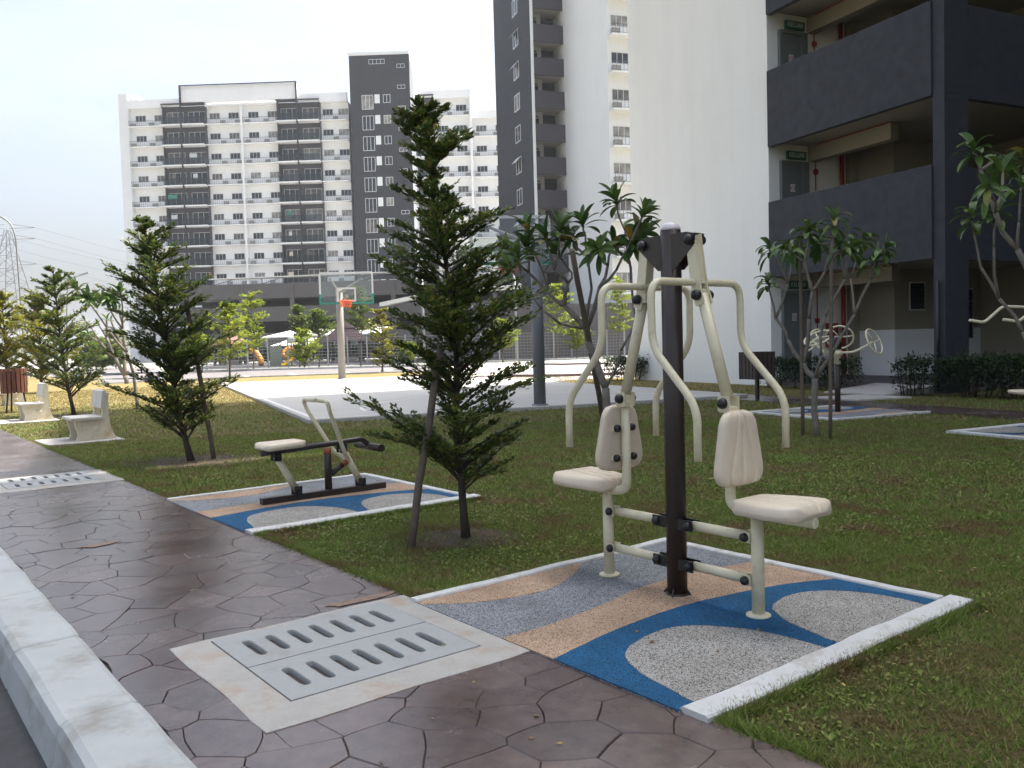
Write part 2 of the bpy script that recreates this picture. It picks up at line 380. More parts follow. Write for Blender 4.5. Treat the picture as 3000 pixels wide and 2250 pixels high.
M['leaf_mid'] = leaf_mat('mid green leaves', [(0, (.08, .14, .025)), (.6, (.14, .20, .035)), (1, (.24, .25, .05))], trans=.35)
M['leaf_frangi'] = leaf_mat('frangipani leaves', [(0, (.045, .095, .022)), (.6, (.075, .135, .03)), (.95, (.115, .18, .04)), (1, (.32, .21, .035))], .38, .2)
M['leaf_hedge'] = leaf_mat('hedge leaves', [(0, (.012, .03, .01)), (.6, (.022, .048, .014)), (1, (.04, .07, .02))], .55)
M['flower'] = mat('frangipani flower', (.35, .03, .05), .5, .1)
M['wall_white'] = mat('white masonry paint', (.83, .825, .795), .75, .03, .25, .12, 6, .004, stain=((.76, .745, .70), .5, .3), streak=.04)
M['wall_far'] = mat('far white masonry paint', (.88, .88, .88), .75, .02, .25, 0, streak=.04)
M['wall_grey'] = mat('pale grey corridor paint', (.36, .345, .33), .8, .05, .5, 0)
M['wall_cool'] = mat('white masonry paint cool', (.80, .81, .81), .75, .03, .25, .1, 6, .004, streak=.04)
M['wall_beige'] = mat('beige masonry paint', (.27, .245, .185), .8, .05, .5, .1, 8, .003)
M['wall_cream'] = mat('cream masonry paint', (.62, .57, .43), .75, .05, .5, .1, 8, .003)
M['wall_dark'] = mat('dark slate masonry paint', (.029, .0315, .0395), .75, .06, .5, .15, 8, .004, stain=((.038, .040, .048), .4, .8), streak=.15)
M['wall_purple'] = mat('grey purple masonry paint', (.058, .055, .066), .7, .08, .5, .1, 8, .003)
M['deck'] = mat('sunlit concrete deck', (.45, .44, .41), .8, .08, .4, 0)  # top deck toned pale to bounce sun onto the far facade
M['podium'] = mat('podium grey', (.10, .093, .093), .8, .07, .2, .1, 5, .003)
M['dark_in'] = mat('dark interior', (.02, .022, .024), .9, .2, 1)
M['frame_w'] = mat('white window frame', (.62, .63, .63), .4, .04, 3, 0)
M['railing'] = mat('grey railing steel', (.10, .105, .11), .5, .1, 3, 0)
M['ac'] = mat('air conditioner casing', (.30, .29, .27), .6, .15, 4, 0)
M['glass'] = glass_mat('window glass', (.035, .042, .05)); M['glass2'] = glass_mat('window glass drawn curtain', (.13, .12, .115), .2)
M['glass3'] = glass_mat('window glass pale curtain', (.26, .25, .235), .25); M['glass_b'] = glass_mat('balcony glass', (.03, .04, .045), .06)
M['red'] = mat('fire red paint', (.28, .025, .02), .45, .1)
M['green'] = mat('green sign', (.02, .11, .07), .4, .1); M['sign_white'] = mat('sign white', (.7, .72, .7), .5, .02)
M['door_grey'] = mat('grey door paint', (.16, .175, .17), .5, .06, 2)
M['tile_step'] = mat('brown step tile', (.10, .085, .085), .6, .15, 4)
M['bin_red'] = mat('red brown timber', (.16, .055, .032), .6, .25, 12, .3, 80); M['bin_dark'] = mat('dark timber', (.045, .033, .028), .6, .25, 12, .3, 80)
M['bench'] = mat('cast concrete bench', (.66, .60, .46), .75, .08, 3, .4, 70, .003, stain=((.42, .30, .14), .85, 3.4))
M['bench_pad'] = mat('bench slab', (.60, .58, .53), .6, .1, 4, .3, 60, .003, stain=((.33, .27, .22), .6, 6))
M['steel'] = mat('galvanised steel', (.30, .31, .32), .5, .1, 4, .05, metal=.3)
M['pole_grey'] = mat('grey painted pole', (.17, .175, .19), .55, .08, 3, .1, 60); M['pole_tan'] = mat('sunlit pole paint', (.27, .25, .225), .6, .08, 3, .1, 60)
M['teal'] = mat('green board padding', (.03, .22, .16), .5, .08); M['hoop'] = mat('orange hoop paint', (.75, .12, .035), .45, .08)
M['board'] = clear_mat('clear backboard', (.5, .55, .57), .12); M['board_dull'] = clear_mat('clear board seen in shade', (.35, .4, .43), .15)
M['roof_tile'] = mat('brown purple roof tile', (.13, .085, .085), .7, .2, 5); M['roof_red'] = mat('red brown roof tile', (.30, .15, .12), .7, .15, 5)
M['roof_white'] = mat('white canopy sheet', (.72, .72, .70), .5, .04, 1); M['roof_under'] = mat('canopy underside', (.20, .16, .135), .7, .1, 1)
M['yellow'] = mat('yellow slide', (.80, .46, .02), .35, .05); M['orange'] = mat('orange plastic', (.70, .28, .02), .35, .08); M['sage'] = mat('sage climbing panel', (.22, .27, .22), .5, .08)
M['line'] = mat('road marking', (.68, .67, .64), .7, .1, 6); M['fence'] = mat('grey fence wire', (.20, .205, .21), .5, .1, 3, 0)
M['pylon'] = mat('dull pylon steel', (.12, .125, .13), .8, .1, 3, 0)
M['post'] = mat('fence post grey', (.33, .34, .35), .5, .08); M['hill'] = mat('far wooded hill', (.05, .075, .055), 1, .2, .02)
M['litter'] = leaf_mat('dry leaves', [(0, (.12, .07, .03)), (.5, (.20, .13, .05)), (1, (.34, .25, .08))], .7, .1)
M['soil'] = mat('bare soil', (.075, .05, .033), .95, .35, 9, .8, 60, .01)
# ================================================================== THE SETTING
def sheet(name, pts, z, m_, kind='structure', parent=None):
    b = MB(); b.add([(p[0], p[1], z) for p in pts], [tuple(range(len(pts)))]); return b.build(name, m_, parent, kind=kind)
def frame_rect(fr, a0, a1, b0, b1): return [fr(a0, b0), fr(a1, b0), fr(a1, b1), fr(a0, b1)]

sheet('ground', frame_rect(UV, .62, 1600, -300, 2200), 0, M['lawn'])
sheet('road', frame_rect(UV, -6.5, .64, -300, 2200), -.13, M['asphalt'])
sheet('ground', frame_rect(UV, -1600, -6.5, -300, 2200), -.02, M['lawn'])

# ---- kerb stones between road and path
kerb = bpy.data.objects.new('kerb', None); COL.objects.link(kerb); kerb['kind'] = 'structure'; kerb.rotation_euler = (0, 0, ANG_A)
def kerb_mesh(L, ph):
    prof = [(.455, -.2), (.488, -.02), (.502, .016), (.525, .030), (.722, .034), (.742, .026), (.752, -.2)]
    b = MB(); n = len(prof); V = []
    ys = [0, .008] + [L * k / 6 for k in range(1, 6)] + [L - .008, L]
    for k, y in enumerate(ys):
        s = .006 if k in (0, len(ys) - 1) else 0
        for i, (x, z) in enumerate(prof):
            w = .004 * mnoise.noise(Vector((ph + x * 9, y * 3, z * 7)))
            V.append((x + (s if i < 3 else -s if i > 4 else 0) + w, y, z - s + w))
    F = [(k * n + i, k * n + (i + 1) % n, (k + 1) * n + (i + 1) % n, (k + 1) * n + i) for k in range(len(ys) - 1) for i in range(n)]
    F += [tuple(range(n - 1, -1, -1)), tuple((len(ys) - 1) * n + i for i in range(n))]
    b.add([(v[0], v[1], v[2]) for v in V], [f[::-1] for f in F]); return b.mesh('kerb_stone', M['kerb'])
KL = .9; kms = [kerb_mesh(KL - .008, 3.1 * k) for k in range(4)]
for k in range(46): put(kms[k % 4], 'kerb_stone', kerb, (0, 2.16 - 4 * KL + k * KL, .002 * math.sin(k * 2.1)))

# ---- stamped path: stones one by one near, pattern in the material beyond
path = sheet('path', [(.74, -4), (2.09, -4), (2.09, 46), (.74, 46)], .004, M['joint']); path.rotation_euler = (0, 0, ANG_A)
sheet('path_surface', [(.74, -4), (2.09, -4), (2.09, -.76), (.74, -.76)], .012, M['stone_far'], None, path)
sheet('path_surface', [(.74, 9.91), (2.09, 9.91), (2.09, 46), (.74, 46)], .012, M['stone_far'], None, path)
DRAINS = [(.99, 2.07, 2.56, 3.56), (.99, 2.10, 8.72, 9.74)]
def clip_half(poly, px, py, nx, ny):
    out = []; n = len(poly)
    for i in range(n):
        a, b = poly[i], poly[(i + 1) % n]
        da = (a[0] - px) * nx + (a[1] - py) * ny; db = (b[0] - px) * nx + (b[1] - py) * ny
        if da <= 0: out.append(a)
        if da * db < 0:
            t = da / (da - db); out.append((a[0] + t * (b[0] - a[0]), a[1] + t * (b[1] - a[1])))
    return out
seeds = []
hh = .245; row = 0; yy = -.6
rs = random.Random(5)
while yy < 9.9:
    xx = .70 + (hh / 2 if row % 2 else 0)
    while xx < 2.25:
        seeds.append((xx + rs.uniform(-.105, .105), yy + rs.uniform(-.095, .095))); xx += hh
    yy += hh * .84; row += 1
def warp(x, y):
    w = mnoise.noise_vector(Vector((x * 5, y * 5, 1.3))) * .03; return (min(2.088, max(.744, x + w.x)), y + w.y)
for (sx, sy) in seeds:
    poly = [(.744, -.75), (2.088, -.75), (2.088, 9.9), (.744, 9.9)]
    for (tx, ty) in seeds:
        if (tx, ty) == (sx, sy) or abs(tx - sx) > .8 or abs(ty - sy) > .8: continue
        dx, dy = tx - sx, ty - sy; L = math.hypot(dx, dy)
        poly = clip_half(poly, (sx + tx) / 2 - dx / L * .0008, (sy + ty) / 2 - dy / L * .0008, dx / L, dy / L)
        if len(poly) < 3: break
    if len(poly) < 3: continue
    pieces = [poly]
    for d in DRAINS:
        a0, a1, b0, b1 = d[0] + .025, d[1] - .02, d[2] + .03, d[3] - .03
        if all(not (a0 < x < a1 and b0 < y < b1) for x, y in poly) and not (a0 < sx < a1 and b0 < sy < b1): continue
        mid = clip_half(clip_half(poly, a0, 0, -1, 0), a1, 0, 1, 0)
        pieces = [clip_half(poly, a0, 0, 1, 0), clip_half(poly, a1, 0, -1, 0), clip_half(mid, 0, b0, 0, 1) if len(mid) > 2 else [], clip_half(mid, 0, b1, 0, -1) if len(mid) > 2 else []]
    for poly in pieces:
        if len(poly) < 3: continue
        cx = sum(p[0] for p in poly) / len(poly); cy = sum(p[1] for p in poly) / len(poly)
        fine = []
        for i in range(len(poly)):
            a, b = poly[i], poly[(i + 1) % len(poly)]; L = math.hypot(b[0] - a[0], b[1] - a[1])
            if L < .012: continue
            k = 4 if L > .12 else 2 if L > .05 else 1
            for t in range(k): fine.append(warp(a[0] + (b[0] - a[0]) * t / k, a[1] + (b[1] - a[1]) * t / k))
        if len(fine) < 3: continue
        ar = sum(fine[i - 1][0] * fine[i][1] - fine[i][0] * fine[i - 1][1] for i in range(len(fine)))
        if ar < .003: continue
        top = [(cx + (x - cx) * .976, cy + (y - cy) * .976) for x, y in fine]
        h = .0135 + rs.uniform(-.0012, .0014)
        b = MB(); b.prism(fine, .004, h, .0042, top); b.build('paving_stone', M['stone'], path)

# ---- drain covers let into the path
def stadium_hit(cx, cy, L, r, px, py):
    lo, hi = 0., 1.
    for _ in range(30):
        t = (lo + hi) / 2; x = abs((px - cx) * t); y = abs((py - cy) * t); yy_ = max(0, y - (L - r))
        if math.hypot(x, yy_) < r: lo = t
        else: hi = t
    return cx + (px - cx) * lo, cy + (py - cy) * lo
def slotted_slab(x0, x1, y0, y1, z0, z1, n=7, w=.036, l=.205, marg=.055):
    b = MB(); cw = (x1 - x0 - 2 * marg) / n
    def q(xa, xb, ya, yb): b.add([(xa, ya, z1), (xb, ya, z1), (xb, yb, z1), (xa, yb, z1)], [(0, 1, 2, 3)])
    q(x0, x0 + marg, y0, y1); q(x1 - marg, x1, y0, y1)
    for k in range(n):
        xa = x0 + marg + k * cw; xb = xa + cw; cx, cy = (xa + xb) / 2, (y0 + y1) / 2
        per = [(xa + (xb - xa) * t / 4, y0) for t in range(4)] + [(xb, y0 + (y1 - y0) * t / 10) for t in range(10)] + \
              [(xb - (xb - xa) * t / 4, y1) for t in range(4)] + [(xa, y1 - (y1 - y0) * t / 10) for t in range(10)]
        hole = [stadium_hit(cx, cy, l / 2, w / 2, *p) for p in per]; N = len(per)
        hb = [(cx + (x - cx) * .8, cy + (y - cy) * .96) for x, y in hole]
        hc = [(cx + (x - cx) * 1.12, cy + (y - cy) * 1.02) for x, y in hole]
        V = [(x, y, z1) for x, y in per] + [(x, y, z1) for x, y in hc] + [(x, y, z1 - .006) for x, y in hole] + [(x, y, z0) for x, y in hb]
        F = [(j * N + i, j * N + (i + 1) % N, (j + 1) * N + (i + 1) % N, (j + 1) * N + i) for j in range(3) for i in range(N)]
        b.add(V, F)
    for xa, ya, xb, yb in ((x0, y0, x1, y0), (x1, y0, x1, y1), (x1, y1, x0, y1), (x0, y1, x0, y0)):
        b.add([(xa, ya, z0), (xb, yb, z0), (xb, yb, z1), (xa, ya, z1)], [(0, 1, 2, 3)])
    return b
def drain_cover(rect, label):
    v0, v1, u0, u1 = rect
    t = thing('drain_cover', label, 'drain cover', UV(v0, u0), ANG_A, 'slotted drain covers in the path')
    w, l = v1 - v0, u1 - u0; a0, a1, b0, b1 = .15, w - .14, .16, l - .045
    fr = MB(); z = .022
    outer = [(0, 0), (w, 0), (w, l), (0, l)]; inn = [(a0, b0), (a1, b0), (a1, b1), (a0, b1)]
    edge = lambda i, k: (outer[i][0] + (outer[(i + 1) % 4][0] - outer[i][0]) * k / 8 + .006 * math.sin(7.3 * k + i), outer[i][1] + (outer[(i + 1) % 4][1] - outer[i][1]) * k / 8 + .006 * math.sin(5.1 * k + 2 * i))
    for i in range(4):
        for k in range(8):
            p = lambda kk: (inn[i][0] + (inn[(i + 1) % 4][0] - inn[i][0]) * kk / 8, inn[i][1] + (inn[(i + 1) % 4][1] - inn[i][1]) * kk / 8)
            e0 = edge(i, k); e1 = edge(i, k + 1) if k < 7 else edge((i + 1) % 4, 0)
            V = [(*e0, .0), (*e1, .0), (*e0, z - .006), (*e1, z - .006), (*p(k), z), (*p(k + 1), z), (*p(k), -.05), (*p(k + 1), -.05)]
            fr.add(V, [(0, 1, 3, 2), (2, 3, 5, 4), (4, 5, 7, 6)])
    fr.build('surround', M['frame_concrete'], t)
    mid = (b0 + b1) / 2
    slotted_slab(a0 + .005, a1 - .005, b0 + .005, mid - .003, -.05, .024).build('slab', M['slab_concrete'], t)
    slotted_slab(a0 + .005, a1 - .005, mid + .003, b1 - .005, -.05, .0245).build('slab', M['slab_concrete'], t)
    MB().box(a0, a1, b0, b1, -.055, -.048).build('pit', M['dark_in'], t)
    return t
drain_cover(DRAINS[0], 'large pale slotted drain cover in the path beside the nearest rubber mat')
drain_cover(DRAINS[1], 'distant pale slotted drain cover in the path at the left edge')
# bare patches of cement on the path, tan
for k, (v, u, a, b_) in enumerate([(1.24, 5.85, .12, .05), (1.88, 3.63, .17, .045)]):
    p = [(v + a * math.cos(w) * (1 + .25 * math.sin(3 * w + k)), u + b_ * math.sin(w) * (1 + .3 * math.sin(2 * w + 2 * k))) for w in np.linspace(0, 2 * math.pi, 26)[:-1]]
    sheet('cement_patch', p, .0165, mat('tan cement %d' % k, (.21, .14, .10), .6, .4, 22, .3), None, path)

# ---- rubber mats
def smooth_poly(pts, n=4):
    """closed Catmull-Rom"""
    P = [Vector(p) for p in pts]; out = []; N = len(P)
    for i in range(N):
        a, b, c, d = P[i - 1], P[i], P[(i + 1) % N], P[(i + 2) % N]
        for k in range(n):
            t = k / n; out.append(tuple(.5 * ((2 * b) + (c - a) * t + (2 * a - 5 * b + 4 * c - d) * t * t + (3 * b - a - 3 * c + d) * t ** 3)))
    return out
BT = [(-.04, .584), (.097, .612), (.302, .652), (.504, .675), (.708, .688), (.85, .684), (.99, .668), (1.23, .626), (1.439, .569), (1.622, .487), (1.665, .465)]
TT = [(-.04, .90), (.096, .893), (.28, .903), (.424, .921), (.591, .948), (.735, .985), (.869, 1.013), (1.069, 1.02), (1.321, 1.005), (1.523, .967), (1.665, .93)]
WD = [(-.04, 1.515), (.13, 1.383), (.303, 1.318), (.471, 1.295), (.575, 1.303), (.738, 1.374), (.844, 1.434), (1.0, 1.555)]
O1 = [(.173, .421), (.256, .478), (.382, .516), (.509, .522), (.593, .493), (.66, .435), (.74, .31), (.775, .189), (.785, .067)]
O1b = [(.045, .03), (.065, .112), (.086, .238), (.123, .341)]
O2 = [(1.056, .402), (1.122, .432), (1.249, .456), (1.36, .434), (1.425, .396), (1.495, .322), (1.55, .203), (1.568, .083)]
O2b = [(.88, .03), (.90, .099), (.939, .23), (.995, .328)]
def crom(pts, n=9):
    P = [Vector(p) for p in pts]; out = []
    for i in range(len(P) - 1):
        a, b, c, d = P[max(i - 1, 0)], P[i], P[i + 1], P[min(i + 2, len(P) - 1)]
        for k in range(n):
            t = k / n; out.append(tuple(.5 * ((2 * b) + (c - a) * t + (2 * a - 5 * b + 4 * c - d) * t * t + (3 * b - a - 3 * c + d) * t ** 3)))
    out.append(tuple(P[-1])); return out
def ragged(pts, k):
    out = []
    for i, p in enumerate(pts):
        w = mnoise.noise_vector(Vector((p[0] * 38, p[1] * 38, k))) * .0045; out.append((p[0] + w.x, p[1] + w.y))
    return out
def rubber_mat_thing(label):
    t = thing('rubber_mat', label, 'rubber mat', UV(2.09, 1.84), ANG_A, 'patterned rubber mats under the exercise machines')
    MB().box(-.04, 1.68, -.03, 1.57, 0, .020).build('base', M['rub_grey'], t)
    MB().prism((ragged(crom(WD), 1) + [(-.04, 1.555)])[::-1], .018, .0215).build('tan_wedge', M['rub_tan'], t)
    MB().prism((ragged(crom(TT), 2) + crom(BT)[::-1])[::-1], .018, .0220).build('tan_band', M['rub_tan'], t)
    MB().prism((ragged(crom(BT), 3) + [(1.665, -.025), (-.04, -.025)])[::-1], .018, .0225).build('blue_field', M['rub_blue'], t)
    MB().prism((ragged(crom(O1b + O1), 4) + [(.785, -.022), (.04, -.022)])[::-1], .019, .0260).build('grey_oval', M['rub_light'], t)
    MB().prism((ragged(crom(O2b + O2), 5) + [(1.555, -.022), (.872, -.022)])[::-1], .019, .0260).build('grey_oval', M['rub_light'], t)
    def strip(x0, x1, y0, y1):
        b = MB(); n = 22; lx = (x1 - x0) > (y1 - y0); V = []
        for k in range(n + 1):
            f = k / n; w = .006 * mnoise.noise(Vector((x0 * 5 + f * 9, y0 * 3, 2.2)))
            sec = [(0, -.03), (0, .026), (.06, .033), (.90, .033), (1, .024), (1, -.03)]
            for s_, z in sec:
                if lx: V.append((x0 + (x1 - x0) * f, y0 + (y1 - y0) * s_ + w, z + w * .4))
                else: V.append((x0 + (x1 - x0) * s_ + w, y0 + (y1 - y0) * f, z + w * .4))
        F = [(k * 6 + i, k * 6 + (i + 1) % 6, (k + 1) * 6 + (i + 1) % 6, (k + 1) * 6 + i) for k in range(n) for i in range(6)]
        F += [tuple(range(5, -1, -1)), tuple(n * 6 + i for i in range(6))]
        if lx: F = [f[::-1] for f in F]
        b.add(V, [f[::-1] for f in F]).build('edging', M['edging'], t)
    strip(-.03, 1.755, -.135, -.022); strip(-.04, 1.66, 1.55, 1.61); strip(1.66, 1.72, -.0205, 1.612)
    return t
mat1 = rubber_mat_thing('nearest rubber mat with blue waves under the double chest press machine')
dup(mat1, UV(2.085, 5.56), ANG_A, 'rubber mat under the rowing machine beside the path', scale=(1.03, 1.03, 1))
dup(mat1, PQ(10.98, 10.66), ANG_B + math.pi, 'far rubber mat under the hand wheel machine near the frangipani', scale=(1.06, 1.06, 1))
dup(mat1, PQ(10.98, 6.92), ANG_B + math.pi, 'rubber mat cut off by the right edge of the picture', scale=(1.16, 1.06, 1))

# ---- basketball court
ca, cb, cd = G(905, 1242), G(2192, 1165), G(640, 1127); CT = .07
cx_ = (cb - ca); cy_ = (cd - ca); cc = cb + cy_ * .93
ctb = MB(); ctb.prism([(p.x, p.y) for p in (ca, cb, cc, cd)], -.05, CT, .012)
court = ctb.build('court', M['court'], kind='structure')
ex = cx_.normalized(); ey = cy_.normalized()
def court_line(pts, w=.05, z=CT + .004, name='court_marking'):
    b = MB(); n = len(pts); V = []
    for i, p in enumerate(pts):
        t = (pts[min(i + 1, n - 1)] - pts[max(i - 1, 0)]).normalized(); s_ = Vector((-t.y, t.x, 0)) * w / 2
        V += [(p.x + s_.x, p.y + s_.y, z), (p.x - s_.x, p.y - s_.y, z)]
    b.add(V, [(2 * i + 1, 2 * i + 3, 2 * i + 2, 2 * i) for i in range(n - 1)]).build(name, M['line'], court)
cp = lambda a, b_: ca + ex * a + ey * b_
LX, LY = cx_.length, cy_.length
court_line([cp(.12, .12), cp(.12, LY - .3)], .09); court_line([cp(.2, .14), cp(LX - .15, .14)], .06, CT + .003)
court_line([cp(LX - .12, .2), cp(LX - .12, LY * .9)], .06); court_line([cp(.2, LY * .5), cp(LX - .2, LY * .5)], .06)
court_line([cp(LX * .5 + 3.1 * math.cos(w), 1.2 + 3.1 * math.sin(w)) for w in np.linspace(0, math.pi, 30)], .07, CT + .005)
court_line([cp(LX * .5 + 3.1 * math.cos(w), LY - 1.4 - 3.1 * math.sin(w)) for w in np.linspace(0, math.pi, 30)], .07, CT + .005)
court_line([cp(LX * .5 + 1.3 * math.cos(w), LY * .5 + 1.3 * math.sin(w)) for w in np.linspace(0, 2 * math.pi, 30)], .06, CT + .005)

# ---- road and parking behind the court, sunlit concrete apron at the right
r2 = [G(300, 1126), G(590, 1111), G(1000, 1097), G(1330, 1086), G(1330, 1071), G(1000, 1079.5), G(590, 1090), G(300, 1098)]
road2 = sheet('road', [(p.x, p.y) for p in r2], .004, M['asphalt_pale'])
def kerb_line(pts, w, h, name='kerb', m_='kerb', parent=None):
    b = MB(); n = len(pts); V = []
    for i, p in enumerate(pts):
        t = (pts[min(i + 1, n - 1)] - pts[max(i - 1, 0)]).normalized(); s_ = Vector((-t.y, t.x, 0)) * w / 2
        V += [(p.x + s_.x, p.y + s_.y, -.02), (p.x + s_.x, p.y + s_.y, h), (p.x - s_.x, p.y - s_.y, h), (p.x - s_.x, p.y - s_.y, -.02)]
    F = [(4 * i + k, 4 * i + (k + 1) % 4, 4 * (i + 1) + (k + 1) % 4, 4 * (i + 1) + k) for i in range(n - 1) for k in range(4)]
    return b.add(V, F + [(0, 1, 2, 3), (4 * n - 1, 4 * n - 2, 4 * n - 3, 4 * n - 4)]).build(name, M[m_], parent, kind=None if parent else 'structure')
kerb_line([p.copy() for p in r2[4:]], .5, .12); kerb_line([p.copy() for p in r2[:4]], .12, .06)
for (x0, y0, x1, y1) in ((720, 1101, 733, 1106), (850, 1094, 868, 1099), (1005, 1088, 1020, 1092), (1130, 1081, 1145, 1085)):
    a, b_ = G(x0, y0), G(x1, y1); d = (b_ - a).normalized(); s_ = Vector((-d.y, d.x, 0)) * .12
    sheet('parking_line', [(q.x, q.y) for q in (a - s_, b_ - s_, b_ + s_, a + s_)], .0085, M['line'], None, road2)
ap = [G(1325, 1121), G(1500, 1124), G(1700, 1113), G(1860, 1104), G(1900, 1048), G(1770, 1051), G(1320, 1069)]
sheet('apron', [(p.x, p.y) for p in ap], .009, M['concrete'])
kerb_line([G(1380, 1112), G(1500, 1105), G(1640, 1104), G(1850, 1098)], .25, .10, m_='roof_tile')
kerb_line([G(1550, 1069), G(1650, 1070), G(1780, 1067)], .2, .10, m_='roof_tile')
kerb_line([G(1400, 1062), G(1600, 1056), G(1850, 1049)], .4, .10)
# far road at the left and a pale far wall
sheet('road', [(q.x, q.y) for q in (G(150, 1105), G(400, 1098), G(470, 1078), G(150, 1082))], .004, M['asphalt_pale'])
kerb_line([G(200, 1118), G(330, 1112), G(470, 1108)], .3, .08)
# ---- path and slabs by the near block
p3 = sheet('path', [PQ(10.98, 2.5)[:2], PQ(12.1, 2.5)[:2], PQ(12.1, 17)[:2], PQ(10.98, 17)[:2]], .006, M['stone_far'])
sl = MB(); sl.prism([tuple(PQ(a, b_)[:2]) for a, b_ in ((12.15, 11.4), (13.3, 11.2), (13.3, 12.3), (12.15, 12.6))], -.02, .03, .006)
sl.build('paving_slab', M['concrete'], p3)
for (v, u, w, l) in ((2.16, 12.95, .98, 1.0), (2.2, 18.0, 1.05, 1.1)):
    b = MB(); b.box(v, v + w, u, u + l, -.02, .02, .006); o = b.build('paving_slab', M['concrete'], kind='structure'); o.rotation_euler = (0, 0, ANG_A)
# bare soil round the young trees
for k, (v, u, a) in enumerate([(3.02, 4.40, .36), (3.05, 9.72, .75), (3.7, 19.2, .8)]):
    P0_ = UV(v, u); p = [(P0_.x + a * math.cos(w) * (1 + .3 * mnoise.noise(Vector((math.cos(w) * 2, math.sin(w) * 2, k * 3.)))), P0_.y + .8 * a * math.sin(w) * (1 + .3 * mnoise.noise(Vector((math.cos(w) * 2, math.sin(w) * 2, k * 3 + 9.))))) for w in np.linspace(0, 2 * math.pi, 30)[:-1]]
    sheet('soil_patch', p, .005, M['soil'])

# ---- grass: single blades, dense near the path, thinner away
def grass_blades():
    n_near, n_mid, n_far = 430000, 330000, 230000
    P = []
    for n, r0, r1, w, h in ((n_near, 1.9, 6.5, .0058, .018), (n_mid, 6.5, 13, .0105, .024), (n_far, 13, 34, .022, .035)):
        th = rng.uniform(R(-46), R(46), n); rr = np.sqrt(rng.uniform(0, 1, n) * (r1 ** 2 - r0 ** 2) + r0 ** 2)
        P.append(np.stack([rr * np.sin(th), rr * np.cos(th), np.full(n, w), np.full(n, h)], 1))
    P = np.concatenate(P); x, y = P[:, 0], P[:, 1]
    c, s = math.cos(ANG_A), math.sin(ANG_A); v = x * c + y * s; u = -x * s + y * c
    c, s = math.cos(ANG_B), math.sin(ANG_B); p = x * c + y * s; q = -x * s + y * c
    ok = v > 2.10 + .02 * np.sin(u * 9) + .012 * np.sin(u * 31)
    for (u0, u1) in ((1.715, 3.452), (5.425, 7.225)): ok &= ~((v < 3.84) & (u > u0 + .02) & (u < u1 - .02))
    for (q0, q1, pm) in ((8.95, 10.83, 9.08), (5.2, 7.1, 8.9)): ok &= ~((p > pm) & (p < 11) & (q > q0) & (q < q1))
    ok &= ~((p > 10.95) & (p < 12.13)); ok &= ~((v < 3.2) & (u > 12.95) & (u < 13.95)); ok &= ~((v < 3.3) & (u > 18) & (u < 19.1))
    ok &= p < 14.5
    ok &= ~((p > 12.1) & (q > 11.1) & (q < 13.6))
    e1, e2 = np.array(ex)[:2], np.array(ey)[:2]; rx = (x - ca.x) * e1[0] + (y - ca.y) * e1[1]; ry = (x - ca.x) * e2[0] + (y - ca.y) * e2[1]
    ok &= ~((rx > -.02) & (rx < LX + .05) & (ry > 0) & (ry < LY))
    ok &= y < 37 + .25 * x
    for (tv, tu, a) in ((3.02, 4.4, .22), (3.05, 9.72, .45)): ok &= ~((np.hypot(v - tv, u - tu) < a) & (rng.uniform(0, 1, len(v)) < .75))
    P = P[ok]; n = len(P); x, y = P[:, 0], P[:, 1]
    patch = np.array([mnoise.noise(Vector((a * .9, b * .9, 0))) for a, b in zip(np.round(x, 1)[::1], np.round(y, 1))]) if n < 10 else 0.6 * np.sin(x * 1.7 + 1.3 * np.sin(y * 1.1)) * np.sin(y * 1.9 + np.sin(x * 2.3)) 
    keep = rng.uniform(0, 1, n) < .76 + .35 * patch
    P = P[keep]; n = len(P); x, y, w, h = P.T
    h = h * rng.uniform(.45, 1.35, n); w = w * rng.uniform(.7, 1.3, n); az = rng.uniform(0, 2 * np.pi, n); lean = rng.uniform(.3, 1.5, n) * h
    la = rng.uniform(0, 2 * np.pi, n); dx, dy = np.cos(az) * w / 2, np.sin(az) * w / 2
    V = np.empty((n, 3, 3)); V[:, 0] = np.stack([x - dx, y - dy, np.zeros(n)], 1); V[:, 1] = np.stack([x + dx, y + dy, np.zeros(n)], 1)
    V[:, 2] = np.stack([x + np.cos(la) * lean, y + np.sin(la) * lean, h], 1)
    # broad leaved weeds in patches
    nw = 90000; th = rng.uniform(R(-46), R(46), nw); rr = np.sqrt(rng.uniform(0, 1, nw) * (9 ** 2 - 1.9 ** 2) + 1.9 ** 2); x, y = rr * np.sin(th), rr * np.cos(th)
    cl = np.sin(x * 3.1 + 2 * np.sin(y * 1.7)) * np.sin(y * 2.7 + 1.6 * np.sin(x * 2.2 + 1)) + .35 * np.sin(x * 9) * np.sin(y * 8.3)
    c, s = math.cos(ANG_A), math.sin(ANG_A); v = x * c + y * s; u = -x * s + y * c
    ok = (cl > rng.uniform(-.2, .6, nw)) & (v > 2.14); 
    for (u0, u1) in ((1.70, 3.47), (5.41, 7.24)): ok &= ~((v < 3.87) & (u > u0) & (u < u1))
    x, y = x[ok], y[ok]; nw = len(x); az = rng.uniform(0, 2 * np.pi, nw); L = rng.uniform(.007, .017, nw) * (1 + .08 * np.hypot(x, y)); z0 = rng.uniform(.006, .026, nw); dz = rng.uniform(-.2, .9, nw) * L
    d = np.stack([np.cos(az) * L, np.sin(az) * L, dz], 1); sd = np.stack([-np.sin(az) * L * .38, np.cos(az) * L * .38, np.zeros(nw)], 1); P0_ = np.stack([x, y, z0], 1)
    Wv = np.stack([P0_, P0_ + d * .55 + sd, P0_ + d, P0_, P0_ + d, P0_ + d * .55 - sd], 1).reshape(-1, 3)
    # longer tufts along the edges of the mats and the path
    E = []
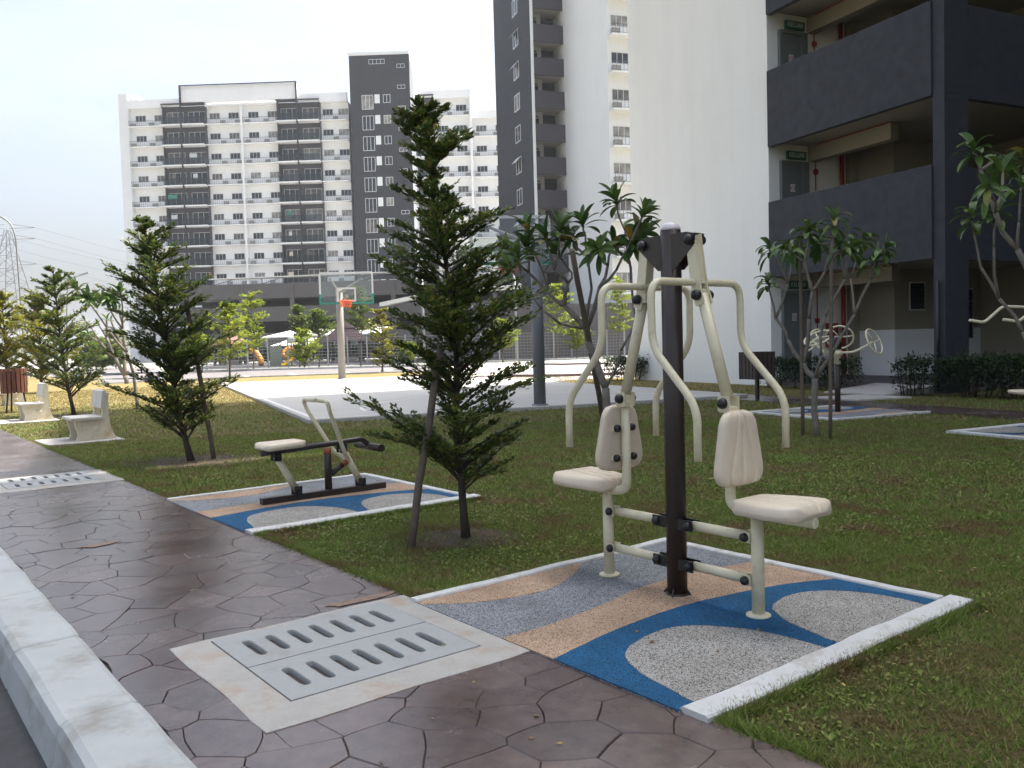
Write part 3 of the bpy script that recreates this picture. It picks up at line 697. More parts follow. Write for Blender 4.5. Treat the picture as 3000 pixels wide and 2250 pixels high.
    for (a, b, k) in ((UV(2.11, 3.47), UV(2.11, 5.42), 9000), (UV(2.11, -.5), UV(2.11, 1.70), 9000), (UV(2.12, 7.25), UV(2.12, 13), 9000), (UV(2.1, 1.695), UV(3.86, 1.695), 9000), (UV(2.1, 3.465), UV(3.85, 3.465), 5000), (UV(3.86, 1.7), UV(3.86, 3.46), 4000), (UV(2.1, 5.405), UV(3.9, 5.405), 6000), (UV(2.1, 7.24), UV(3.9, 7.24), 3000)):
        t = rng.uniform(0, 1, k); a, b = np.array(a)[:2], np.array(b)[:2]; d = (b - a) / np.linalg.norm(b - a); nn = np.array([-d[1], d[0]])
        E.append(a + (b - a) * t[:, None] + nn * (rng.normal(0, .014, k) * (.6 + .8 * np.abs(np.sin(t * 23 + 3 * np.sin(t * 57)))))[:, None])
    E = np.concatenate(E); ne = len(E); az = rng.uniform(0, 2 * np.pi, ne); hh_ = rng.uniform(.012, .045, ne) ; ww = rng.uniform(.002, .0035, ne); la = rng.uniform(0, 2 * np.pi, ne); ln_ = hh_ * rng.uniform(.3, 1.3, ne)
    Ev = np.stack([np.stack([E[:, 0] - np.cos(az) * ww, E[:, 1] - np.sin(az) * ww, np.full(ne, .004)], 1), np.stack([E[:, 0] + np.cos(az) * ww, E[:, 1] + np.sin(az) * ww, np.full(ne, .004)], 1), np.stack([E[:, 0] + np.cos(la) * ln_, E[:, 1] + np.sin(la) * ln_, hh_], 1)], 1).reshape(-1, 3)
    V = np.concatenate([V.reshape(-1, 3), Wv, Ev]); n += 2 * nw + ne
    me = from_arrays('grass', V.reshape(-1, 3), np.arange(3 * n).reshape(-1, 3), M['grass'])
    return tag(put(me, 'grass'), 'short carpet grass of the lawn round the mats and court', 'grass', kind='stuff')
grass_blades()

def litter():
    n = 420; th = rng.uniform(R(-44), R(44), n); rr = rng.uniform(2.2, 12, n); x, y = rr * np.sin(th), rr * np.cos(th); az = rng.uniform(0, 6.28, n); L = rng.uniform(.012, .03, n); z = np.full(n, .034)
    c, s = math.cos(ANG_A), math.sin(ANG_A); v = x * c + y * s; u = -x * s + y * c
    z = np.where(v < 2.09, .018, .03); keep = (v > .8) & ~((v < 2.09) & (rng.uniform(0, 1, n) < .6))
    d = np.stack([np.cos(az) * L, np.sin(az) * L, rng.uniform(-.1, .3, n) * L], 1); sd = np.stack([-np.sin(az) * L * .3, np.cos(az) * L * .3, L * .12], 1); P = np.stack([x, y, z], 1)
    V = np.stack([P, P + d * .5 + sd, P + d, P + d * .5 - sd + np.array([0, 0, .002])], 1)[keep].reshape(-1, 3)
    return tag(put(from_arrays('fallen_leaves', V, np.arange(len(V)).reshape(-1, 4), M['litter']), 'fallen_leaves'), 'small dry leaves scattered on the lawn and path', 'leaves', kind='stuff')
litter()
# ================================================================== EXERCISE MACHINES
def pad(name, m_, parent, wf, L, T, mtx, groove=True, na=56, nb=26):
    """moulded pad: half width wf(b), length L, thickness T, crowned with moulded grooves; local x across, y along, z out"""
    V = []; F = []
    for side in (1, -1):
        for j in range(nb + 1):
            b = j / nb
            for i in range(na + 1):
                a = -1 + 2 * i / na
                e = max(abs(a), abs(2 * b - 1)); edge = max(0, 1 - e ** 7)
                if side > 0:
                    z = T * (.42 + .58 * edge ** .45)
                    if groove:
                        for g0, g1 in ((-.22, -.62), (.22, .62), (0, 0)):
                            gp = g0 + (g1 - g0) * (1 - b) ** 1.5
                            if g0 == 0 and not (.0 < b < .78): continue
                            z -= .017 * math.exp(-((a - gp) / .042) ** 2) * min(1, edge * 3)
                    z -= T * .18 * (1 - abs(a)) * (math.sin(math.pi * b) if not groove else 0)
                else: z = T * .38 * (1 - edge ** .45)
                V.append(mtx @ Vector((a * wf(b), b * L, z)))
    n1 = (na + 1) * (nb + 1)
    for j in range(nb):
        for i in range(na):
            k = j * (na + 1) + i; q = (k, k + 1, k + na + 2, k + na + 1); F.append(q); F.append(tuple(x + n1 for x in q[::-1]))
    for i in range(na):
        F.append((i, i + n1, i + 1 + n1, i + 1)); k = nb * (na + 1) + i; F.append((k, k + 1, k + 1 + n1, k + n1))
    for j in range(nb):
        k = j * (na + 1); F.append((k, k + na + 1, k + na + 1 + n1, k + n1)); k += na; F.append((k, k + n1, k + na + 1 + n1, k + na + 1))
    b_ = MB(); b_.add(V, F, True); return b_.build(name, m_, parent)
def basis(x, y, z, o):
    mm = Matrix.Identity(4)
    for i in range(3): mm[i][0] = x[i]; mm[i][1] = y[i]; mm[i][2] = z[i]; mm[i][3] = o[i]
    return mm
def dome(b, c, ax, r=.021, h=.022):
    return b.lathe([(r, 0), (r, h * .35), (r * .86, h * .7), (r * .5, h * .95), (.001, h)], 14, c, ax)
def seg_round(t, r=.1):
    """half-width factor of a rounded end: 0..1 along"""
    if t < r: return math.sqrt(max(0, 1 - ((r - t) / r) ** 2)) * .55 + .45
    if t > 1 - r: return math.sqrt(max(0, 1 - ((t - 1 + r) / r) ** 2)) * .55 + .45
    return 1
def chest_press():
    t = thing('chest_press_machine', 'double chest press machine with dark brown post, cream frame and beige seats', 'exercise machine', UV(3.018, 2.667, .02), ANG_A)
    b = MB(); b.tube([(0, 0, 0), (0, 0, 1.675)], .047, 24); post = b.build('post', M['brown'], t)
    b = MB(); b.lathe([(.0465, 1.676), (.0455, 1.686), (.039, 1.700), (.026, 1.709), (.008, 1.713)], 20); b.build('post_cap', M['white_cap'], t)
    b = MB()
    for k in range(4):
        w = k * math.pi / 2 + .4; d = Vector((math.cos(w), math.sin(w), 0))
        b.add([d * .045 + Vector((0, 0, .0)), d * .07, d * .045 + Vector((0, 0, .035)), d * .045 + d.cross(Vector((0, 0, 1))) * .006, d * .07 + d.cross(Vector((0, 0, 1))) * .006, d * .045 + d.cross(Vector((0, 0, 1))) * .006 + Vector((0, 0, .035))], [(0, 1, 2), (5, 4, 3), (0, 3, 4, 1), (1, 4, 5, 2)])
    b.lathe([(.056, 0), (.056, .006), (.05, .01)], 20); b.build('base_flange', M['brown'], t)
    prof = [(-.165, 1.645), (-.165, 1.60), (-.05, 1.495), (.05, 1.495), (.165, 1.60), (.165, 1.645), (.12, 1.655), (-.12, 1.655)]
    for x in (-.034, .026):
        b = MB(); n = len(prof); V = [(x, y, z) for y, z in prof] + [(x + .008, y, z) for y, z in prof]
        b.add(V, [tuple(range(n)), tuple(range(2 * n - 1, n - 1, -1))] + [(i, i + n, (i + 1) % n + n, (i + 1) % n) for i in range(n)])
        b.build('top_bracket', M['brown'], t)
    for s in (-1, 1):
        def P(x, y, z): return (x, s * y, z)
        b = MB()
        for x in (-.026, .018): b.bar(P(x, .135, 1.64), P(x, .172, 1.37), .008, .052, (0, 1, 0) if 0 else (0, 1, 0))
        b.bar(P(0, .140, 1.60), P(0, .165, 1.42), .044, .05, (1, 0, 0)); b.build('swing_arm', M['cream'], t)
        b = MB(); pts = fillet([P(-.3, .388, .685), P(-.3, .388, .905), P(-.3, .152, 1.15), P(-.3, .150, 1.43), P(.3, .150, 1.43), P(.3, .152, 1.15), P(.3, .388, .905), P(.3, .388, .685)], .075, 7)
        b.tube(pts, .0168, 14); b.build('handle_bar', M['cream'], t)
        b = MB(); b.box(-.032, .032, min(s * .135, s * .19), max(s * .135, s * .19), 1.355, 1.40, .006)
        b.bar(P(-.028, .165, 1.40), P(-.028, .19, 1.33), .006, .05, (0, 1, 0)); b.bar(P(.028, .165, 1.40), P(.028, .19, 1.33), .006, .05, (0, 1, 0)); b.build('upper_joint', M['cream'], t)
        b = MB(); b.tube([P(0, .175, 1.375), P(0, .305, .925)], .0255, 16); b.build('connecting_rod', M['cream'], t)
        b = MB()
        for x in (-.036, .028): b.box(x, x + .008, min(s * .28, s * .34), max(s * .28, s * .34), .865, .93)
        b.box(-.034, .034, min(s * .287, s * .335), max(s * .287, s * .335), .86, .885, .004); b.build('lower_joint', M['cream'], t)
        b = MB(); b.tube(fillet([P(0, .312, .865), P(0, .312, .455), P(0, .40, .435), P(0, .722, .437)], .09, 8), .0225, 16); b.build('seat_tube', M['cream'], t)
        # backrest faces outwards
        top, bot = .205, .315
        wf = lambda q: (bot + (top - bot) * min(1, max(0, (q - .25) / .75)) ** 1.0) / 2 * seg_round(q, .2) * (1.0)
        pad('backrest', M['pad'], t, wf, .325, .05, basis((-s, 0, 0), (0, -s * .02, 1), (0, s, 0), P(0, .338, .545)))
        b = MB(); b.box(-.078, .078, min(s * .324, s * .335), max(s * .324, s * .335), .60, .622); b.box(-.07, .07, min(s * .324, s * .335), max(s * .324, s * .335), .745, .767); b.build('backrest_bracket', M['cream'], t)
        for z, x in ((.611, .058), (.611, -.058), (.756, .05), (.756, -.05)):
            b = MB(); dome(b, P(x, .324, z), (0, -s, 0), .019, .024); b.build('bolt_cap', M['cap_black'], t)
        ws = lambda q: (.105 + .055 * math.sin(math.pi * min(1, q * .62 + .06)) ** 2 ) * seg_round(q, .16)
        pad('seat', M['pad'], t, ws, .362, .074, basis((s, 0, 0), (0, s, .04), (0, -.04 * s, 1), P(0, .375, .434)))
        b = MB(); dome(b, P(0, .722, .437), (0, s, 0), .0235, .006); b.build('tube_cap', M['cream'], t)
        b = MB(); b.tube([P(0, .448, .0), P(0, .448, .43)], .027, 18); b.build('seat_post', M['cream'], t)
        b = MB(); b.lathe([(.052, 0), (.052, .007), (.045, .01), (.029, .014)], 20, P(0, .448, .001)); b.build('post_flange', M['cream'], t)
        for z in (.335, .15):
            b = MB(); b.tube([P(0, .105, z), P(0, .40, z)], .0215, 16); b.build('link_bar', M['cream'], t)
            b = MB()
            for x in (-.027, .02): b.bar(P(x, .385, z), P(x, .43, z), .007, .045, (0, 0, 1))
            b.build('link_bracket', M['cream'], t)
            b = MB()
            for x in (-.028, .02): b.bar(P(x, .03, z), P(x, .118, z), .008, .05, (0, 0, 1))
            b.build('post_ear', M['cap_black'], t)
            for y in (.095, .405):
                for sx in (-1, 1): dome(MB(), P(sx * .03, y, z), (sx, 0, 0), .02, .022).build('bolt_cap', M['cap_black'], t)
        for y, z in ((.14, 1.618), (.178, 1.372), (.31, .90)):
            x = .036
            for sx in (-1, 1): dome(MB(), P(sx * x, y, z), (sx, 0, 0), .0235, .026).build('bolt_cap', M['cap_black'], t)
    return t
chest_press()

def rower():
    t = thing('rowing_machine', 'rowing machine with pale seat, black frame and cream pull handles', 'exercise machine', UV(3.117, 6.389, .022), ANG_A)
    b = MB(); b.box(-.61, .465, -.032, .032, 0, .05, .004); b.build('base_bar', M['brown'], t)
    b = MB(); b.tube([(-.045, 0, .05), (-.045, 0, .375)], .03, 16); b.build('post', M['brown'], t)
    b = MB(); b.tube([(-.045, 0, .335), (-.045, 0, .385)], .0315, 16); b.build('orange_band', M['orange_paint'], t)
    b = MB(); b.tube(fillet([(-.60, 0, .392), (.20, 0, .425), (.27, 0, .43), (.335, 0, .365)], .06), .0225, 14); b.build('top_rail', M['brown'], t)
    b = MB(); b.tube([(.335, -.21, .362), (.335, .21, .362)], .031, 16); b.build('foot_bar', M['brown'], t)
    wf = lambda q: (.105 + .05 * (1 - q)) * seg_round(q, .16)
    pad('seat', M['pad'], t, wf, .36, .06, basis((0, -1, 0), (1, 0, .02), (0, 0, 1), (-.61, 0, .412)))
    for x0, z0, x1, z1 in ((-.477, .36, -.318, .075), (.085, .37, .243, .075)):
        b = MB(); b.tube([(x0, 0, z0), (x1, 0, z1)], .0275, 16); b.build('rocking_leg', M['cream'], t)
        for x, z in ((x0, z0), (x1, z1)):
            b = MB()
            for y in (-.038, .03): b.box(x - .03, x + .03, y, y + .008, z - .035, z + .035)
            b.tube([(x, -.05, z), (x, .05, z)], .022, 14); b.build('pivot', M['cap_black'], t)
    for s in (-1, 1):
        b = MB(); b.tube(fillet([(.15, 0, .25), (.11, s * .05, .29), (.06, s * .10, .34), (-.115, s * .21, .70), (-.135, s * .22, .775), (-.115, s * .025, .772)], .06, 6), .0165, 12); b.build('handle', M['cream'], t)
    b = MB(); b.tube([(-.03, 0, .165), (.10, 0, .243)], .024, 12); b.build('brace', M['brown'], t)
    b = MB(); b.tube([(.085, 0, .234), (.125, 0, .258)], .026, 12); b.build('orange_band', M['orange_paint'], t)
rower()

def hand_wheels():
    o = PQ(10.1, 9.86, .022); t = thing('hand_wheel_machine', 'hand wheel exercise machine on dark post behind the frangipani', 'exercise machine', o, 0)
    b = MB(); b.tube([(0, 0, 0), (0, 0, .74)], .043, 18); b.build('post', M['brown'], t)
    b = MB(); b.lathe([(.05, .73), (.05, .86), (.085, .875), (.085, .925), (.03, .95), (.03, 1.13), (.045, 1.15), (.01, 1.17)], 18); b.build('hub', M['cream'], t)
    b = MB(); b.lathe([(.06, 0.96), (.07, 1.0), (.06, 1.1), (.03, 1.17)], 16); b.build('hub_cover', M['cap_black'], t)
    b = MB(); dome(b, (.02, -.05, .80), (.2, -1, 0), .018, .015); b.build('bolt_cap', M['cap_black'], t)
    for (dx, dy, cz, nrm) in ((.50, -.16, 1.06, (.55, -.6, .35)), (-.36, -.2, 1.14, (-.45, -.3, .85)), (.20, .42, 1.14, (.35, .75, .5)), (-.25, .40, 1.10, (-.5, .6, .5))):
        n = Vector(nrm).normalized(); c = Vector((dx, dy, cz)); a = n.orthogonal().normalized(); bb = n.cross(a)
        d = Vector((dx, dy, 0)).normalized()
        b = MB(); b.tube(fillet([d * .04 + Vector((0, 0, .905)), d * .24 + Vector((0, 0, .905)), c - n * .05, c], .1, 5), .0185, 10); b.build('arm', M['cream'], t)
        b = MB(); b.tube([c + (a * math.cos(w) + bb * math.sin(w)) * .205 for w in np.linspace(0, 2 * math.pi, 33)[:-1]], .0145, 8, closed=True); wh = b.build('wheel', M['cream'], t)
        for k in range(3):
            w = k * 2 * math.pi / 3 + .6; b = MB(); b.tube([c, c + (a * math.cos(w) + bb * math.sin(w)) * .205], .0105, 8); b.build('spoke', M['cream'], wh)
hand_wheels()

def pull_machine():
    o = PQ(9.95, 6.0, .022); t = thing('pull_down_machine', 'pull down machine cut off at the right edge, with cream bent bars', 'exercise machine', o, 0)
    L = lambda p: Vector(p) - o
    b = MB(); b.tube([(0, 0, 0), (0, 0, 1.62)], .047, 18); b.build('post', M['brown'], t)
    b = MB(); b.lathe([(.046, 1.62), (.04, 1.65), (.01, 1.672)], 18); b.build('post_cap', M['white_cap'], t)
    for pts, Y in (([(2840, 938), (2884, 945), (2938, 897), (3005, 900)], 10.1), ([(2939, 936), (2985, 942), (3030, 905), (3085, 900)], 9.4)):
        w = [L(D(x, y, Y)) for x, y in pts]; w.append(Vector((0, 0, 1.5)))
        b = MB(); b.tube(fillet(w, .05, 4), .0165, 10); b.build('handle_bar', M['cream'], t)
    c = L(D(3040, 1146, 9.75)); pad('seat', M['pad'], t, lambda q: .17 * seg_round(q, .2), .40, .05, basis((0, 1, 0), (1, 0, 0), (0, 0, -1), c + Vector((-.28, 0, .02))))
    b = MB(); b.tube([(c.x, c.y, 0), (c.x, c.y, c.z)], .026, 12); b.build('seat_post', M['cream'], t)
    b = MB(); b.tube([(c.x, c.y, .3), (0, 0, .3)], .022, 10); b.build('link_bar', M['cream'], t)
    pad('backrest', M['pad'], t, lambda q: .12 * seg_round(q, .2), .33, .05, basis((0, 1, 0), (0, 0, 1), (1, 0, 0), (c.x + .14, c.y, c.z + .1)))
    b = MB(); b.tube([(c.x + .16, c.y, c.z - .02), (c.x + .16, c.y, c.z + .3)], .02, 10); b.build('back_tube', M['cream'], t)
pull_machine()

# ================================================================== STREET FURNITURE
def bench(loc, label):
    t = thing('bench', label, 'bench', loc, ANG_A, 'concrete benches along the path')
    prof = [(0, 0), (.03, .08), (.025, .16), (-.01, .25), (-.015, .32), (.01, .365), (.36, .365), (.405, .46), (.435, .83), (.515, .83), (.50, .50), (.515, .28), (.56, .10), (.61, 0)]
    for y in (0, .68):
        b = MB(); n = len(prof); V = [(x, y, z) for x, z in prof] + [(x, y + .075, z) for x, z in prof]
        b.add(V, [tuple(range(n)), tuple(range(2 * n - 1, n - 1, -1))] + [(i, i + n, (i + 1) % n + n, (i + 1) % n) for i in range(n)])
        leg = b.build('side_panel', M['bench'], t)
        b = MB(); b.lathe([(.055, 0), (.05, .012), (.02, .016)], 16, (.30, y, .20), (0, -1, 0)); b.build('boss', M['bench'], leg)
    b = MB(); b.box(-.07, .40, -.06, .82, .366, .415, .01); b.build('seat', M['bench_pad'], t)
    b = MB(); V = []
    for y in (-.04, .80):
        for x, z in ((.375, .56), (.415, .86), (.435, .875), (.47, .875), (.43, .56)): V.append((x, y, z))
    b.add(V, [(0, 1, 2, 3, 4), (9, 8, 7, 6, 5)] + [(i, i + 5, (i + 1) % 5 + 5, (i + 1) % 5) for i in range(5)]); b.build('backrest', M['bench_pad'], t)
    t.scale = (.86, .72, .79); return t
bench1 = bench(UV(2.56, 13.17, .02), 'nearest pale concrete bench beside the path, in the shade')
dup(bench1, UV(2.68, 18.3, .02), ANG_A, 'second concrete bench along the path, in front of the litter bin')
dup(bench1, UV(3.25, 25.0, 0), ANG_A, 'farthest concrete bench, in the sun behind the second one')

def bin_round(c, label):
    t = thing('litter_bin', label, 'litter bin', c, 0, 'slatted litter bins')
    for k in range(18):
        w = 2 * math.pi * k / 18; d = Vector((math.cos(w), math.sin(w), 0)); b = MB()
        b.obox(d * .25 + Vector((0, 0, .70)), d, d.cross(Vector((0, 0, 1))), (0, 0, 1), .012, .034, .27); b.build('slat', M['bin_red'], t)
    b = MB()
    for z in (.48, .92): b.tube([(.235 * math.cos(w), .235 * math.sin(w), z) for w in np.linspace(0, 2 * math.pi, 21)[:-1]], .012, 6, closed=True)
    b.build('hoop', M['brown'], t)
    b = MB(); b.lathe([(.215, .45), (.22, .93), (.2, .93), (.19, .47)], 18); b.build('liner', M['cap_black'], t)
    for k in range(3):
        w = 2 * math.pi * k / 3 + .3; b = MB(); b.tube([(.17 * math.cos(w), .17 * math.sin(w), .5), (.25 * math.cos(w), .25 * math.sin(w), 0)], .018, 8); b.build('leg', M['brown'], t)
bin_round(G(45, 1208), 'red brown slatted litter bin at the left edge behind the benches')
def bin_square(c, label):
    t = thing('litter_bin', label, 'litter bin', c, ANG_B, 'slatted litter bins')
    b = MB(); b.box(-.03, .03, -.03, .03, 0, .45); b.build('post', M['brown'], t)
    b = MB(); b.box(-.2, .2, -.2, .2, .42, .45); b.box(-.19, .19, -.19, .19, .45, .88); b.build('liner', M['cap_black'], t)
    for k in range(5):
        for s in (-1, 1):
            x = -.2 + k * .1
            b = MB(); b.box(x - .042, x + .042, s * .222 - .012, s * .222 + .012, .40, .92); b.build('slat', M['bin_dark'], t)
            b = MB(); b.box(s * .222 - .012, s * .222 + .012, x - .042, x + .042, .40, .92); b.build('slat', M['bin_dark'], t)
bin_square(G(2219, 1171), 'dark slatted litter bin on one post in front of the white wall')

def hoop_stand(base, bc, facing, w, pole_r, pole_mat, board_mat, label, top_z, back=False):
    """base: pole foot; bc: centre of the board's lower edge; facing: unit vector out of the board's front"""
    t = thing('basketball_hoop', label, 'basketball hoop', base, 0, 'basketball hoops of the court')
    f = Vector(facing).normalized(); s = Vector((-f.y, f.x, 0)); c = bc - base; z = Vector((0, 0, 1)); h = w * .585
    b = MB(); b.tube([(0, 0, 0), (0, 0, top_z)], [pole_r, pole_r * .92], 20); b.build('pole', M[pole_mat], t)
    b = MB(); b.lathe([(pole_r * 1.35, 0), (pole_r * 1.35, .02), (pole_r * 1.02, .03)], 20); b.build('base_plate', M[pole_mat], t)
    b = MB(); b.obox(c + z * h / 2, s, f, z, w / 2 - .03, .012, h / 2 - .03); bd = b.build('backboard', M[board_mat], t)
    fw = .055
    b = MB(); b.obox(c + z * h, s, f, z, w / 2, .03, fw / 2)
    for k in (-1, 1): b.obox(c + s * k * w / 2 + z * (h * .64), s, f, z, fw / 2, .03, h * .36 - fw / 2)
    b.build('board_frame', M['frame_w'], t)
    b = MB(); b.obox(c, s, f, z, w / 2 + fw / 2, .04, fw * .6)
    for k in (-1, 1): b.obox(c + s * k * (w / 2 + .006) + z * (h * .15 + .014), s, f, z, fw * .6, .04, h * .15 - .02)
    b.build('board_padding', M['teal'], t)
    b = MB(); q = c + f * .016
    for k in (-1, 1): b.obox(q + s * k * w * .165 + z * h * .27, s, f, z, .03, .006, h * .205)
    b.obox(q + z * h * .485, s, f, z, w * .165 + .03, .007, .03); b.obox(q + z * h * .075, s, f, z, w * .165 + .03, .007, .03); b.build('target_square', M['frame_w'], t)
    rc = c + f * .42 + z * h * .05; r = .23
    b = MB(); b.tube([rc + (f * math.cos(a) + s * math.sin(a)) * r for a in np.linspace(0, 2 * math.pi, 25)[:-1]], .02, 8, closed=True)
    b.obox(c + f * .1 + z * h * .04, s, f, z, .1, .1, .05); rim = b.build('rim', M['hoop'], t)
    b = MB()
    for k in range(12):
        a0 = 2 * math.pi * k / 12
        for dk in (1, -1):
            a1 = a0 + dk * .5; b.tube([rc + (f * math.cos(a0) + s * math.sin(a0)) * r, rc + (f * math.cos(a1) + s * math.sin(a1)) * r * .72 - z * .22], .008, 4)
    b.build('net', M['hoop'], rim)
    b = MB(); tp = Vector((0, 0, top_z - .1))
    for k in (-1, 1): b.tube([tp, c + s * k * w * .3 + z * h * .8 - f * .03], .035, 8)
    b.tube([tp - z * .5, c + z * h * .25 - f * .03], .06, 10); b.tube([tp, c + z * h * .45 - f * .03], .05, 10)
    b.build('support_arm', M[pole_mat], t)
    return t
b1 = G(1003, 1110, CT); cb1 = D(1016, 888, b1.y - 1.4)
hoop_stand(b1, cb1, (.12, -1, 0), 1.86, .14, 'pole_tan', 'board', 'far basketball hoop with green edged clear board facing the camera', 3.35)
b2 = G(1582, 1187, CT); cb2 = D(1497, 772, 18.4)
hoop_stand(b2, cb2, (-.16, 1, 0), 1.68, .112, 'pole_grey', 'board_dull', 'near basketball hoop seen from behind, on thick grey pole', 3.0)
# ================================================================== TREES AND PLANTS
class Leaves:
    def __init__(s): s.P = []; s.D = []; s.L = []; s.W = []; s.N = []
    def add(s, p, d, l, w, n=None):
        s.P.append(p); s.D.append(d); s.L.append(l); s.W.append(w); s.N.append(n if n is not None else (0, 0, 1))
    def mesh(s, name, m_):
        P = np.array([tuple(p) for p in s.P]); Dd = np.array([tuple(d) for d in s.D]); L = np.array(s.L)[:, None]; W = np.array(s.W)[:, None]
        Nn = np.array([tuple(n) for n in s.N]); S = np.cross(Dd, Nn); S /= np.maximum(1e-6, np.linalg.norm(S, axis=1))[:, None]
        U = np.cross(S, Dd)
        V = np.stack([P, P + Dd * L * .45 + S * W * .5 + U * W * .12, P + Dd * L, P + Dd * L * .45 - S * W * .5 + U * W * .12], 1).reshape(-1, 3)
        return from_arrays(name, V, np.arange(len(V)).reshape(-1, 4), m_)
def tier_tree(name, label, base, trunk, tiers, leaf, seed=0, group=None, lsize=.034, nclus=5, trunk_r=.024, nb=6, bark='bark', rise_=.85, tw=7, dens=1.0):
    """young tree with layered branches; trunk: list of (dx,dy,z); tiers: (z, half width)"""
    rd = random.Random(seed); t = thing(name, label, 'tree', base, 0, group)
    zs = [p[2] for p in trunk]
    def tr(z):
        for a, b in zip(trunk, trunk[1:]):
            if a[2] <= z <= b[2]:
                f = (z - a[2]) / (b[2] - a[2]); return Vector((a[0] + (b[0] - a[0]) * f, a[1] + (b[1] - a[1]) * f, z))
        return Vector(trunk[-1])
    H_ = zs[-1]; wood = MB(); n = 14
    wood.tube([tr(H_ * k / n) + Vector((rd.uniform(-.006, .006), rd.uniform(-.006, .006), 0)) * (k > 0) for k in range(n + 1)], [trunk_r * (1.25 if k == 0 else 1 - .8 * k / n) for k in range(n + 1)], 8)
    lv = Leaves()
    def spray(p, d, k, size):
        for _ in range(k):
            a = rd.uniform(-.95, .95); e = d.z + rd.uniform(-.25, .6); c, s_ = math.cos(a), math.sin(a)
            q = Vector((d.x * c - d.y * s_, d.x * s_ + d.y * c, 0)); q = (q.normalized() if q.length > .01 else Vector((1, 0, 0))) + Vector((0, 0, e)); q.normalize()
            l = size * rd.uniform(.7, 1.3); nn = Vector((rd.gauss(0, .35), rd.gauss(0, .35), 1)).normalized()
            lv.add(p + Vector((rd.gauss(0, .011), rd.gauss(0, .011), rd.gauss(0, .007))) * (size / .034), q, l, l * rd.uniform(.42, .6), nn)
    for (z, w) in tiers:
        k0 = rd.uniform(0, 6.28); nbr = max(3, int(nb * (.7 + rd.random() * .6)))
        for b in range(nbr):
            az = k0 + 2 * math.pi * b / nbr + rd.uniform(-.5, .5); L = w * rd.choice((.45, .7, .9, 1.1, 1.35)) * rd.uniform(.88, 1.08); zz = z + rd.uniform(-.09, .09) * H_ / 2.7; el = rise_ * rd.uniform(.55, 1.35)
            d = Vector((math.cos(az), math.sin(az), 0)); s_ = tr(min(H_ * .98, max(.05, zz - .55 * L * el)))
            f = lambda q: s_ + d * (L * q) + Vector((0, 0, el * L * (q - .25 * q * q)))
            wood.tube([f(q) for q in (0, .35, .7, 1)], [trunk_r * .34, trunk_r * .26, trunk_r * .17, trunk_r * .08], 5)
            for i in range(tw):
                q = .25 + .75 * i / (tw - 1); o = f(q); sd = 1 if i % 2 else -1
                a = az + sd * rd.uniform(.45, .95); ll = L * .5 * (1.1 - .6 * q) * rd.uniform(.6, 1.2)
                e = Vector((math.cos(a), math.sin(a), el * rd.uniform(.3, .9))).normalized()
                if rd.random() < .12: continue
                if dens > .55: wood.tube([o, o + e * ll], [trunk_r * .09, trunk_r * .04], 3, cap=False)
                m_ = max(2, int(ll / (lsize * .62)))
                for j in range(m_):
                    spray(o + e * ll * ((j + .5) / m_), e, max(1, int(nclus * dens + rd.random())), lsize)
                spray(o, (f(min(1, q + .05)) - f(q - .05)).normalized(), max(1, nclus - 1), lsize)
            for q in (.9, 1.0): spray(f(q), d, nclus, lsize)
    spray(tr(H_) , Vector((1, 0, 0)), 10, lsize)
    wood.build('trunk', M[bark], t)
    put(lv.mesh('crown', M[leaf]), 'crown', t)
    return t
def stake(b0, b1, r, label):
    t = MB(); d = Vector(b1) - Vector(b0); n = 6
    t.tube([Vector((0, 0, -.05))] + [d * (k / n) + Vector((.004 * math.sin(k * 2.3), .004 * math.cos(k * 1.7), 0)) for k in range(1, n + 1)], [r] + [r * (1 - .12 * k / n) for k in range(1, n + 1)], 8)
    o = t.build('tree_stake', M['stake'], loc=Vector(b0)); return tag(o, label, 'stake', 'wooden stakes propping young trees')
T1 = [(2.62, .06), (2.54, .14), (2.47, .19), (2.40, .21), (2.33, .15), (2.12, .16), (2.03, .23), (1.94, .28), (1.84, .31), (1.74, .36), (1.64, .38), (1.54, .40), (1.44, .43), (1.34, .42), (1.24, .40), (1.15, .32), (.99, .36), (.90, .44), (.81, .42), (.70, .36), (.59, .37), (.50, .30)]
tb = G(1365, 1578)
tier_tree('young_tree', 'nearest young layered tree with dark leaves beside the rubber mats', tb, [(0, 0, 0), (-.035, .0, .7), (-.03, .02, 1.2), (-.09, .03, 1.9), (-.19, .03, 2.66)], T1, 'leaf_dark', 3, 'young layered trees on the lawn', lsize=.036, nclus=4, nb=7, tw=10, trunk_r=.026)
tb = G(560, 1352); sc = 1.0
T2 = [(2.60, .08), (2.50, .18), (2.38, .26), (2.26, .30), (2.14, .34), (2.02, .38), (1.90, .46), (1.78, .44), (1.66, .47), (1.54, .50), (1.42, .48), (1.30, .46), (1.18, .48), (1.06, .44), (.94, .38), (.82, .46), (.70, .50), (.58, .46), (.47, .36)]
tier_tree('young_tree', 'dark layered young tree in front of the white end of the far apartment block', tb, [(0, 0, 0), (-.12, 0, .6), (-.22, .03, 1.3), (-.42, .03, 2.7)], T2, 'leaf_dark', 9, 'young layered trees on the lawn', lsize=.046, nclus=4, nb=7, tw=9, trunk_r=.036)
tb = G(217, 1216)
T3 = [(2.9, .12), (2.75, .28), (2.6, .38), (2.42, .42), (2.25, .40), (2.05, .46), (1.85, .50), (1.65, .44), (1.45, .50), (1.25, .55), (1.05, .62), (.88, .60), (.70, .45)]
tier_tree('young_tree', 'dark young tree behind the nearest bench', tb, [(0, 0, 0), (-.12, 0, .8), (-.25, .1, 1.6), (-.33, .1, 3.0)], T3, 'leaf_dark', 12, 'young layered trees on the lawn', lsize=.062, nclus=4, nb=7, tw=8, trunk_r=.04)
